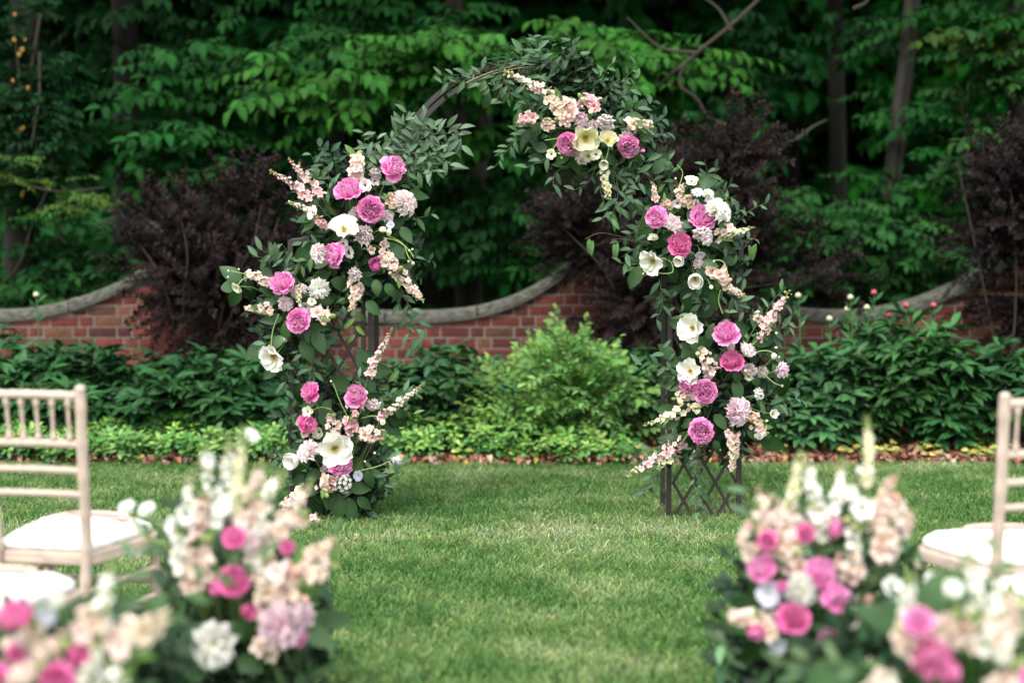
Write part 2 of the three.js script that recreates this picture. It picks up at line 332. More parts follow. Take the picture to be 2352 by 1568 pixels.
// boughs scattered through a region given as it appears in the reference: centre, radii, distance and depth
function crown(R, list, [u, v, ru, rv, D, dd, n, s, c], o = {}) {
  const S = F / D, layers = o.layers ?? 5;
  for (let k = 0; k < n; k++) {
    const b = ball(R); if (o.layered !== false) b.y = (Math.round((b.y * 0.5 + 0.5) * layers) / layers * 2 - 1) * 0.95 + (R() - 0.5) * 0.3;
    const p = at(u, v, D).add(V3(b.x * ru / S, b.y * rv / S - Math.abs(b.x) * (o.sag ?? 0.1) * rv / S, b.z * dd));
    p.y += rv / S * 0.9 * fbm(p.x * 0.9 + D, p.z * 0.8, 3);
    if (fbm(p.x * 1.7, p.y * 3.2, p.z * 1.7) < (o.gap ?? 0.02)) continue;
    const az = R() * 6.28, d = V3(Math.cos(az) + (o.dx ?? 0), -0.15 + (R() - 0.5) * 0.5 + (o.dy ?? 0), Math.sin(az) + 0.5), up = V3((R() - 0.5) * 0.6, 1, 0.25 + (R() - 0.3) * 0.7);
    list.push({ m: frame(p, d, up, s * (0.75 + R() * 0.5)), c: tint(c, R) });
  }
}
function split(name, geos, mat, list, parent) { const L = geos.map(() => []); list.forEach((e, k) => L[k % geos.length].push(e)); geos.forEach((g, k) => inst(name, g, mat, L[k], parent)); }
function trunk(name, pts, r0, r1, mat, parent, seed = 1, sides = 12) {
  const R = rng(seed), c = curve(pts, 22), rw = tubeRaw(c, (t) => lerp(r0, r1, t) * (1 + 0.5 * Math.exp(-t * 16)), 0, sides, [1, 1, 1], (f, j) => 1 + 0.12 * fbm(f * 7 + seed, j * 1.7));
  const g = geo(rw), uv = []; for (let k = 0; k <= 22; k++) for (let j = 0; j < sides; j++) uv.push(j / sides * 2, k / 22 * 5);
  g.setAttribute('uv', new THREE.Float32BufferAttribute(uv, 2)); g.deleteAttribute('color');
  return worldPart(name, g, mat, parent);
}
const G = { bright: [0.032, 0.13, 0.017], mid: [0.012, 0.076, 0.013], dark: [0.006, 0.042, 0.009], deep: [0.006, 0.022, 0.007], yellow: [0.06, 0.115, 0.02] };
// trees: label, foot (u, D), trunk line in reference units at that distance, radii, bark, crowns
function tree(name, label, cat, D, line, r0, r1, bark, crowns, o = {}) {
  const p = line.map(([u, v, dz = 0]) => at(u, v, D + dz)), foot = p[0].clone(); foot.y = Math.max(0, foot.y);
  const t = thing(name, label, cat, foot, 0, o.group), R = rng(o.seed ?? Math.round(D * 131 + line[0][0]));
  const first = p[0].clone(); first.y = -0.1;
  const tr = trunk('trunk', [first, ...p], r0, r1, bark, t, Math.round(line[0][0]));
  for (const l of o.limbs ?? []) { const b = worldPart('limb', geo(tubeRaw(curve(l.map(([u, v, dz = 0]) => at(u, v, D + dz)), 26), o.limb0 ?? 0.03, o.limb1 ?? 0.008, 6)), o.limbMat ?? M.twig, t); b.geometry.deleteAttribute('color'); }
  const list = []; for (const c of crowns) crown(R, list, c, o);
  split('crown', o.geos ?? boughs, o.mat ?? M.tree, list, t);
  return t;
}
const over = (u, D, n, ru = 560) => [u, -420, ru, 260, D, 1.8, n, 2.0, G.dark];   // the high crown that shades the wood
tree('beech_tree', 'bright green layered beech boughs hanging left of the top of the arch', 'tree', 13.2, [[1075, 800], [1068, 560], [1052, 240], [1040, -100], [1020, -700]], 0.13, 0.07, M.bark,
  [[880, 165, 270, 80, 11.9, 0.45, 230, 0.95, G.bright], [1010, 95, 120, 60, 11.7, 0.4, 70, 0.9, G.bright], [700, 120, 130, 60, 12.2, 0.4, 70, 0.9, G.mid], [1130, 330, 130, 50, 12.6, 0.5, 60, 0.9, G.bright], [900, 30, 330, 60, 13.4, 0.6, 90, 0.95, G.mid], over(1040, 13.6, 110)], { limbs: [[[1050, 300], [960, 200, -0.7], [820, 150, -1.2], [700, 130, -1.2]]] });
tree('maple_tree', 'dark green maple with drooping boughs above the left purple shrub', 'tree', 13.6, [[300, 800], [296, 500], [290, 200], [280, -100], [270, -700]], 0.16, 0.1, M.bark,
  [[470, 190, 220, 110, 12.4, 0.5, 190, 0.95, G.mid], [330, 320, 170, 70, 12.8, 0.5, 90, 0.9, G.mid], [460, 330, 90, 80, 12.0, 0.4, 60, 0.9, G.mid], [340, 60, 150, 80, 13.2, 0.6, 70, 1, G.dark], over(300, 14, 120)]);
tree('creeper_covered_tree', 'dark trunk wrapped in small leaved creeper at the left edge', 'tree', 12.0, [[40, 900], [44, 500], [52, 200], [58, -100], [60, -500]], 0.13, 0.11, M.bark,
  [[60, 130, 95, 280, 11.75, 0.14, 620, 0.6, G.dark], [50, 260, 95, 200, 11.75, 0.15, 360, 0.6, G.dark], over(60, 12.6, 150, 400)], { geos: smallBoughs, layered: false, limbs: [[[92, 30, -0.4], [70, 180, -0.4], [80, 320, -0.4], [110, 400, -0.3]], [[30, 60, -0.4], [48, 240, -0.4], [40, 380, -0.4]], [[90, 120, -0.4], [88, 230, -0.5], [70, 340, -0.5]], [[110, 430, -0.5], [72, 520, -0.5], [40, 610, -0.5], [-10, 665, -0.4]], [[140, 450, -0.5], [136, 540, -0.5], [150, 560, -0.5]]], limb0: 0.012, limb1: 0.006, limbMat: M.palebark });
tree('hornbeam_tree', 'low yellowish green spray of toothed leaves at the left edge', 'tree', 12.0, [[-140, 900], [-130, 600], [-100, 400], [-60, 300]], 0.05, 0.02, M.bark,
  [[60, 410, 140, 42, 11.3, 0.3, 120, 0.62, G.yellow], [175, 430, 80, 36, 11.3, 0.3, 60, 0.6, G.yellow], [120, 470, 100, 30, 11.5, 0.3, 30, 0.6, G.bright]], { geos: smallBoughs, layers: 2, limbs: [[[-60, 380], [40, 420, -0.6], [140, 440, -0.7], [240, 430, -0.7]]], limb0: 0.014, limb1: 0.005 });
tree('understorey_shrub', 'green leafy shrub behind the low left end of the wall', 'shrub', 12.2, [[150, 900], [150, 700], [150, 600]], 0.04, 0.02, M.bark, [[150, 620, 170, 90, 12.0, 0.4, 170, 0.85, [0.014, 0.072, 0.014]], [20, 560, 90, 90, 12.4, 0.4, 50, 0.8, G.mid]], { group: 'shrubs behind the wall' });
tree('understorey_shrub', 'dim green shrubs seen through the opening of the arch', 'shrub', 13.0, [[1180, 900], [1180, 700], [1180, 600]], 0.05, 0.02, M.bark, [[1140, 470, 170, 120, 12.7, 0.5, 150, 0.85, [0.015, 0.07, 0.016]], [980, 560, 120, 110, 13.2, 0.5, 70, 0.85, G.mid], [1220, 600, 80, 80, 12.6, 0.3, 60, 0.7, G.mid], [1000, 400, 100, 60, 13.2, 0.4, 40, 0.9, G.mid]], { group: 'shrubs behind the wall' });
tree('understorey_shrub', 'broad green shrub filling the dip of the wall at right', 'shrub', 12.4, [[1960, 900], [1960, 700], [1960, 560]], 0.05, 0.02, M.bark, [[1960, 560, 220, 130, 12.1, 0.55, 330, 0.72, [0.021, 0.088, 0.019]], [1850, 480, 130, 90, 12.4, 0.5, 90, 0.7, G.mid], [2130, 520, 130, 120, 12.4, 0.5, 120, 0.7, G.mid], [2000, 660, 180, 40, 11.8, 0.3, 90, 0.7, [0.021, 0.088, 0.019]]], { layered: false, group: 'shrubs behind the wall' });
tree('pale_trunk_tree', 'pale barked leaning trunk with dark leaves at upper right', 'tree', 12.6, [[2020, 800], [2045, 480], [2070, 240], [2092, 60], [2102, -120], [2110, -600]], 0.085, 0.065, M.palebark,
  [[2120, 300, 140, 150, 12.5, 0.4, 110, 0.75, G.mid], [2200, 70, 150, 80, 12.6, 0.4, 70, 0.8, G.mid], [1990, 60, 100, 60, 13.4, 0.4, 40, 0.8, G.dark], over(2090, 13.4, 110)], { layered: false });
tree('creeper_covered_tree', 'far right trunk hung with broad green creeper leaves', 'tree', 12.2, [[2352, 900], [2350, 500], [2346, 200], [2340, -100], [2336, -600]], 0.13, 0.1, M.palebark,
  [[2290, 290, 85, 190, 11.9, 0.3, 190, 0.7, [0.03, 0.095, 0.024]], [2260, 60, 90, 60, 11.9, 0.3, 50, 0.7, G.yellow], [2330, 150, 50, 150, 11.7, 0.2, 40, 0.7, G.mid], over(2340, 13, 150, 400)], { geos: hangBoughs, layered: false });
tree('bare_branched_tree', 'tree with a crooked bare branch right of the arch', 'tree', 15.6, [[1930, 820], [1926, 500], [1922, 200], [1918, -100], [1910, -700]], 0.1, 0.08, M.bark,
  [[1560, 300, 150, 80, 12.2, 0.4, 110, 0.72, G.mid], [1480, 130, 160, 70, 12.1, 0.4, 110, 0.9, G.bright], [1330, 110, 140, 60, 12.0, 0.4, 90, 0.9, G.bright], [1640, 350, 110, 30, 11.9, 0.3, 35, 0.7, [0.024, 0.09, 0.022]], [1700, 120, 170, 90, 13.4, 0.5, 60, 0.9, G.dark], over(1700, 14.4, 110)],
  { limbs: [[[1800, -60, -4.0], [1700, 40, -4.0], [1600, 122, -4.0], [1572, 150, -4.0], [1560, 195, -4.0], [1600, 225, -4.0], [1630, 275, -4.0], [1680, 318, -4.0], [1745, 345, -4.0], [1830, 320, -4.0]], [[1572, 150, -4.0], [1545, 165, -4.0], [1510, 200, -4.0]], [[1600, 122, -4.0], [1520, 110, -4.0], [1440, 40, -4.0]], [[1960, 20, -4.0], [1990, 5, -4.0], [2005, -20, -4.0]], [[1630, 275, -4.0], [1690, 290, -4.0], [1720, 275, -4.0]], [[1680, 70, -4.0], [1650, 20, -4.0], [1610, -10, -4.0]], [[1830, 320, -4.0], [1870, 290, -4.0], [1900, 275, -4.0]]], limb0: 0.018, limb1: 0.006, limbMat: M.twig });
tree('young_tree', 'slender grey stem standing behind the middle dip of the wall', 'tree', 12.9, [[1216, 820], [1220, 620], [1222, 480], [1226, 300]], 0.022, 0.014, M.palebark, [[1250, 500, 70, 70, 12.9, 0.3, 22, 0.7, G.mid]]);
tree('twin_stemmed_tree', 'thick flared grey brown trunk seen through the arch above the wall', 'tree', 13.4, [[1082, 800], [1082, 660], [1076, 560], [1090, 470], [1110, 350], [1120, 100]], 0.13, 0.06, M.palebark, [[1130, 200, 110, 60, 13.6, 0.4, 40, 0.9, G.dark], over(1150, 15, 80)]);
// further trees, dim and out of focus
{
  const R = rng(77), far = [[120, 17], [520, 19], [760, 16.5], [1330, 18], [1540, 17.5], [1800, 20], [2200, 18.5], [420, 23], [1000, 22], [1650, 24], [2080, 23], [-200, 18], [2560, 18]];
  const say = ['far left', 'behind the left maple', 'left of the arch in the dim wood', 'right of the top of the arch', 'behind the crooked bare branch', 'between the two right trunks', 'behind the pale leaning trunk', 'deep in the wood at left', 'deep in the wood behind the arch', 'deep in the wood right of the arch', 'deep in the wood at right', 'beyond the left edge', 'beyond the right edge'];
  far.forEach(([u, D], k) => {
    const S = F / D, c = [0.01 + R() * 0.025, 0.085 + R() * 0.11, 0.015 + R() * 0.015];
    tree('woodland_tree', 'dim dark trunked tree with blurred leaves ' + say[k], 'tree', D, [[u, 760], [u + 6, 400], [u + 14 * (R() - 0.5), 100], [u + 40 * (R() - 0.5), -300], [u, -900]], 0.17 + R() * 0.08, 0.1, M.bark,
      [[u + (R() - 0.5) * 120, 60, 330, 230, D + 0.3, 1.3, 190, 1.35, c], [u + (R() - 0.5) * 200, 480, 300, 120, D, 1.2, 80, 1.2, c], [u, -560, 480, 330, D, 2.4, 150, 2.6, G.dark]], { geos: farBoughs, mat: M.far, group: 'dim trees deep in the wood', layers: 6, gap: -0.25 });
  });
  const list = [];
  for (let k = 0; k < 5200; k++) {
    const z = -(23 + R() * 16), x = (R() * 2 - 1) * 19, t = clamp((-z - 14) / 40, 0, 1), y = t * t * 16 + Math.pow(R(), 1.2) * 11, az = R() * 6.28;
    list.push({ m: frame(V3(x, y, z), V3(Math.cos(az), -0.2, Math.sin(az) + 0.4), V3((R() - 0.5) * 0.6, 1, 0.5), 2.0 + R() * 1.6), c: tint([0.01, 0.085, 0.017], R, 0.4) });
  }
  for (let k = 0; k < 1000; k++) { const az = R() * 6.28; list.push({ m: frame(V3((R() * 2 - 1) * 17, 9 + R() * 5, -(12 + R() * 24)), V3(Math.cos(az), -0.1, Math.sin(az)), V3(0, 1, 0), 3.2 + R() * 2), c: tint(G.dark, R, 0.4) }); }
  const t = thing('far_wood', 'dark mass of leaves deep in the wood behind everything', 'woodland', [0, 0, -28]); t.userData.kind = 'stuff';
  split('foliage', farBoughs, M.far, list, t);
}
// yellowed leaves on the creeper at the left edge
{
  const R = rng(9), t = scene.children.find((o) => o.name === 'creeper_covered_tree'), g = geo(leafRaw(0.042, 0.032, { col: [0.3, 0.16, 0.025] }));
  for (const [u, v] of [[58, 86], [48, 107], [34, 28], [42, 118], [64, 196], [46, 290], [40, 298], [52, 288], [52, 436], [30, 85], [50, 440], [28, 180]]) { const m = mesh('yellow_leaf', g, M.leaf, t); m.applyMatrix4(frame(at(u, v, 11.5), V3(R() - 0.5, -1, 0.3), V3(R() - 0.5, 0.3, 1), 0.8 + R() * 0.5)); m.position.sub(t.position); }
}
// ---- purple barberry
{
  const twig = (seed) => { const R = rng(seed), r = raw(), pts = []; for (let k = 0; k <= 6; k++) pts.push(V3(0.015 * Math.sin(k * 2 + seed), 0.42 * k / 6, -0.07 * (k / 6) ** 2)); add(r, tubeRaw(pts, 0.003, 0.001, 3, [1.4, 0.8, 0.7]));
    const lf = leafRaw(0.034, 0.021, { segs: 2, belly: 1.15 });
    for (let k = 0; k < 46; k++) { const t = 0.08 + 0.92 * k / 46, j = t * 6, a = Math.min(5, Math.floor(j)), p = pts[a].clone().lerp(pts[a + 1], j - a), az = k * 2.4, c = 0.6 + R() * 0.8, red = R() < 0.14 ? 2.0 : 1; add(r, lf, frame(p, V3(Math.cos(az), 0.5 + R() * 0.5, Math.sin(az)), V3(R() - 0.5, 1, R() - 0.2), 0.7 + R() * 0.6), [c * red, c, c]); } return geo(r); };
  const twigs = [1, 2, 3].map(twig);
  const shrub = (label, u, D, regions, stems) => {
    const foot = at(u, HORIZON, D); foot.y = 0; const t = thing('purple_shrub', label, 'shrub', foot, 0, 'purple leaved shrubs in front of the wall'), R = rng(u + 5), list = [];
    for (const [cu, cv, ru, rv, DD, dd, n, c = [0.0125, 0.0085, 0.008]] of regions) for (let k = 0; k < n; k++) {
      const b = ball(R).normalize().multiplyScalar(Math.pow(R(), 0.28)), S = F / DD, p = at(cu, cv, DD).add(V3(b.x * (ru - Math.min(40, ru * 0.5)) / S, b.y * (rv - Math.min(34, rv * 0.5)) / S, b.z * dd - 0.12)); if (fbm(p.x * 4.5, p.y * 5.5, p.z * 4) < 0.08) continue; const d = b.clone().add(V3((R() - 0.5) * 0.9, 0.55, 0.25 + (R() - 0.5) * 0.6));
      list.push({ m: frame(p, d, V3(R() - 0.5, 1, 0.4), 0.7 + R() * 0.5), c: tint(c, R, 0.4) });
    }
    split('foliage', twigs, M.purple, list, t);
    for (const [a, b, cc] of stems) { const s = worldPart('stem', geo(tubeRaw(curve([foot.clone().add(V3((R() - 0.5) * 0.3, 0, 0)), at(...a), at(...b), at(...cc)], 14), 0.011, 0.003, 5)), M.twig, t); s.geometry.deleteAttribute('color'); }
  };
  shrub('dark purple leaved barberry left of the arch over the wall', 470, 10.35, [[430, 590, 110, 130, 10.4, 0.35, 520], [455, 690, 90, 100, 10.3, 0.3, 240], [560, 560, 130, 120, 10.5, 0.35, 520], [530, 700, 110, 100, 10.3, 0.35, 400], [480, 490, 90, 50, 10.5, 0.25, 150], [630, 640, 90, 130, 10.5, 0.3, 240], [370, 520, 40, 36, 10.4, 0.15, 40]],
    [[[520, 680, 10.2], [580, 560, 10.1], [600, 470, 10.15]], [[540, 700, 10.2], [610, 590, 10.1], [640, 500, 10.2]], [[420, 720, 10.2], [430, 590, 10.1], [410, 480, 10.2]], [[400, 760, 10.2], [370, 640, 10.1], [320, 560, 10.2]]]);
  shrub('big purple leaved barberry behind the right leg of the arch', 1480, 10.35, [[1400, 540, 140, 100, 10.4, 0.35, 460], [1530, 480, 180, 150, 10.5, 0.4, 700], [1660, 440, 110, 110, 10.4, 0.3, 330], [1480, 700, 100, 160, 10.25, 0.35, 560], [1620, 620, 160, 90, 10.4, 0.3, 380], [1690, 350, 50, 40, 10.4, 0.2, 60], [1280, 510, 50, 40, 10.4, 0.2, 70], [1850, 640, 80, 28, 10.2, 0.15, 80], [1740, 520, 70, 60, 10.4, 0.2, 120]],
    [[[1430, 800, 10.2], [1400, 640, 10.1], [1290, 520, 10.2]], [[1500, 760, 10.2], [1540, 560, 10.1], [1660, 350, 10.2]], [[1500, 800, 10.2], [1600, 690, 10.1], [1880, 640, 10.1]], [[1540, 800, 10.2], [1640, 560, 10.1], [1700, 340, 10.2]]]);
  shrub('near black purple shrub at the right edge by the wall end', 2320, 10.2, [[2340, 480, 90, 110, 10.2, 0.35, 400, [0.011, 0.0075, 0.008]], [2390, 640, 100, 150, 10.2, 0.35, 600, [0.011, 0.0075, 0.008]], [2290, 540, 40, 70, 10.2, 0.3, 130, [0.011, 0.0075, 0.008]], [2250, 410, 36, 36, 10.2, 0.15, 40], [2420, 420, 110, 150, 10.2, 0.4, 260, [0.011, 0.0075, 0.008]]],
    [[[2280, 760, 10.1], [2240, 560, 10.0], [2200, 370, 10.1]], [[2330, 760, 10.1], [2330, 500, 10.0], [2310, 360, 10.1]]]);
}
// ---- peonies: stalks with divided glossy leaves
{
  const stalk = (seed) => { const R = rng(seed), r = raw(), pts = []; for (let k = 0; k <= 6; k++) pts.push(V3(0.03 * Math.sin(k * 0.8 + seed), 0.78 * k / 6, 0.02 * Math.sin(k + seed))); add(r, tubeRaw(pts, 0.006, 0.003, 4, [1.2, 0.9, 0.6]));
    const lf = [0, 1].map((k) => leafRaw(0.145, 0.05, { segs: 4, fold: 0.22, bend: 0.5 + 0.5 * k, belly: 0.85, petiole: 0.012 }));
    for (let k = 0; k < 9; k++) { const j = (0.4 + 0.6 * k / 8) * 6, a = Math.min(5, Math.floor(j)), p = pts[a].clone().lerp(pts[a + 1], j - a), az = k * 2.4 + seed, out = V3(Math.cos(az), 0.55 + R() * 0.5, Math.sin(az)).normalize(), tip = p.clone().add(out.clone().multiplyScalar(0.07 + 0.06 * (1 - k / 8)));
      add(r, tubeRaw([p, tip], 0.003, 0.002, 3, [1, 1, 0.6])); const side = out.clone().cross(UP).normalize();
      for (let q = 0; q < 8; q++) { const an = (q - 3.5) * 0.42, d = out.clone().multiplyScalar(Math.cos(an)).add(side.clone().multiplyScalar(Math.sin(an))).add(V3(0, (R() - 0.35) * 0.55, 0)), c = 0.7 + R() * 0.6; add(r, lf[q % 2], frame(tip, d, V3((R() - 0.5) * 0.8, 1, (R() - 0.5) * 0.8), 0.75 + R() * 0.45), [c, c, c * (0.85 + R() * 0.3)]); } }
    return geo(r); };
  const stalks = [1, 2, 3, 4].map(stalk), bud = geo((() => { const r = raw(), g = new THREE.SphereGeometry(1, 8, 6), p = g.attributes.position; for (let k = 0; k < p.count; k++) { r.p.push(p.getX(k), p.getY(k) * 1.05, p.getZ(k)); const t = p.getY(k) > -0.1 ? 1 : 0; r.c.push(t ? 1 : 0.15, t ? 1 : 0.3, t ? 1 : 0.08); } r.i.push(...g.index.array); return r; })());
  const plant = (label, u, D, ru, top, n, c, buds = [], dd = 0.38) => {
    const foot = at(u, HORIZON, D); foot.y = 0; const t = thing('peony_plant', label, 'plant', foot, 0, 'peony plants in front of the wall'), R = rng(u * 3 + 1), list = [], S = F / D, H = EYE - (top - HORIZON) / S;
    n = Math.round(n * 0.68); for (let k = 0; k < n; k++) { const b = Math.sqrt((k + 0.5) / n), az = k * 2.4, x = Math.cos(az) * b, z = Math.sin(az) * b, h = H * (1 - 0.34 * b * b) * (0.7 + R() * 0.36) / 0.86; list.push({ m: frame(foot.clone().add(V3(x * ru / S * 0.75, -0.02, z * dd * 0.8)), V3(x * 0.42 + (R() - 0.5) * 0.2, 1, z * 0.3 + 0.1 + (R() - 0.5) * 0.2), V3(Math.cos(R() * 6.28), 0.1, Math.sin(R() * 6.28)), 0.95, h, 0.95), c: tint(c, R, 0.28) }); }
    split('foliage', stalks, M.glossy, list, t);
    for (const [bu, bv, col] of buds) { const p = at(bu, bv, D - 0.1), b = mesh('bud', bud, col === 'w' ? budWhite : budPink, t); b.position.copy(p).sub(foot); b.scale.setScalar(0.021);
      const st = worldPart('bud_stalk', geo(tubeRaw(curve([p.clone().add(V3(0.02, -0.45, 0)), p.clone().add(V3(0.012, -0.2, 0.01)), p], 6), 0.005, 0.0035, 4, [0.07, 0.15, 0.035])), M.stem, t);
      const lr = raw(), lf = leafRaw(0.09, 0.026, { bend: 0.5, fold: 0.2 }); for (let k = 0; k < 4; k++) add(lr, lf, frame(p.clone().add(V3(0.005, -0.05 - k * 0.045, 0)), V3(Math.cos(k * 2.2), 0.9, Math.sin(k * 2.2)), TOCAM, 1), [0.035, 0.11, 0.04]); worldPart('leaf', geo(lr), M.glossy, t); }
  };
  const budWhite = leafy('white_bud'); budWhite.color = rgb(0.75, 0.72, 0.5); const budPink = leafy('pink_bud'); budPink.color = rgb(0.6, 0.09, 0.16);
  const dk = [0.026, 0.088, 0.028], md = [0.044, 0.118, 0.044];
  plant('dark green peony at the far left under the low wall', 60, 10.1, 150, 740, 60, dk, [[82, 677, 'w']]);
  plant('dark green peony just left of the exposed red bricks', 190, 9.95, 130, 770, 50, dk);
  plant('tall leaved peony in front of the left purple shrub', 400, 9.95, 140, 775, 62, dk);
  plant('peony between the left purple shrub and the arch leg', 545, 9.9, 140, 790, 60, dk);
  plant('low peony partly hidden by the left arch leg', 690, 10.0, 120, 810, 44, md);
  plant('upright peony clump below the bricks inside the arch', 1000, 10.0, 130, 770, 58, md, [], 0.3);
  plant('peony foliage behind the right arch leg', 1500, 10.0, 100, 780, 40, md);
  plant('broad leaved peony just right of the right arch leg', 1860, 9.75, 130, 770, 62, [0.05, 0.135, 0.052], [[1834, 679, 'w'], [1906, 732, 'w'], [1873, 856, 'w']]);
  plant('tall budding peony at right with pink and white buds', 2060, 9.9, 170, 705, 92, [0.033, 0.104, 0.03], [[2008, 672, 'p'], [1992, 706, 'w'], [1947, 710, 'w'], [1954, 683, 'w'], [2082, 701, 'p'], [2145, 701, 'p'], [2041, 723, 'p']]);
  plant('peony right of the budding one, leaning to the dark shrub', 2180, 9.8, 110, 780, 46, dk);
  plant('peony cut by the right edge of the picture', 2390, 9.7, 110, 760, 50, dk);
}
// ---- bright shrub inside the arch
{
  const tw = [1, 2, 3].map((s) => geo(boughRaw(s + 30, 15, 0.34, 0.072, 0.04, { segs: 3, hang: 0.9, droop: 0.2, twig: [1, 0.9, 0.5], belly: 0.8 })));
  const foot = at(1290, HORIZON, 9.75); foot.y = 0; const t = thing('yellow_green_shrub', 'bright yellow green leafy shrub growing inside the arch opening', 'shrub', foot), R = rng(404), list = [];
  for (const [u, v, ru, rv, dd, n] of [[1290, 900, 170, 130, 0.35, 380], [1340, 830, 110, 60, 0.3, 110], [1240, 850, 100, 50, 0.3, 80], [1270, 745, 26, 40, 0.1, 26], [1340, 790, 50, 30, 0.15, 34], [1420, 830, 40, 30, 0.15, 24], [1150, 880, 70, 40, 0.2, 44], [1330, 1010, 130, 50, 0.3, 90], [1420, 920, 60, 90, 0.25, 60], [1290, 930, 180, 80, 0.3, 200], [1200, 900, 110, 70, 0.25, 100], [1350, 1000, 120, 50, 0.3, 110], [1300, 770, 60, 60, 0.15, 40]])
    for (let k = 0; k < n; k++) { const b = ball(R).normalize().multiplyScalar(Math.pow(R(), 0.35)), S = F / 9.7, p = at(u, v + 62, 9.7).add(V3(b.x * Math.max(ru - 45, ru * 0.5) / S, b.y * Math.max(rv - 45, rv * 0.6) / S, b.z * dd)); if (p.y < 0.05 || fbm(p.x * 3.4, p.y * 4.5, p.z * 3) < -0.05) continue; const d = b.clone().add(V3((R() - 0.5) * 0.8, 0.6, 0.3 + (R() - 0.5) * 0.5)); list.push({ m: frame(p, d, V3((R() - 0.5) * 0.6, 1, 0.5), 0.75 + R() * 0.45), c: tint([0.18, 0.34, 0.1], R, 0.35) }); }
  split('foliage', tw, M.tree, list, t);
  for (const [u, v] of [[1270, 740], [1350, 790], [1190, 860], [1420, 850], [1300, 830]]) worldPart('stem', geo(tubeRaw(curve([foot.clone(), at((u + 1290) / 2, 950, 9.7), at(u, v, 9.65)], 8), 0.008, 0.003, 4, [0.1, 0.1, 0.04])), M.stem, t);
}
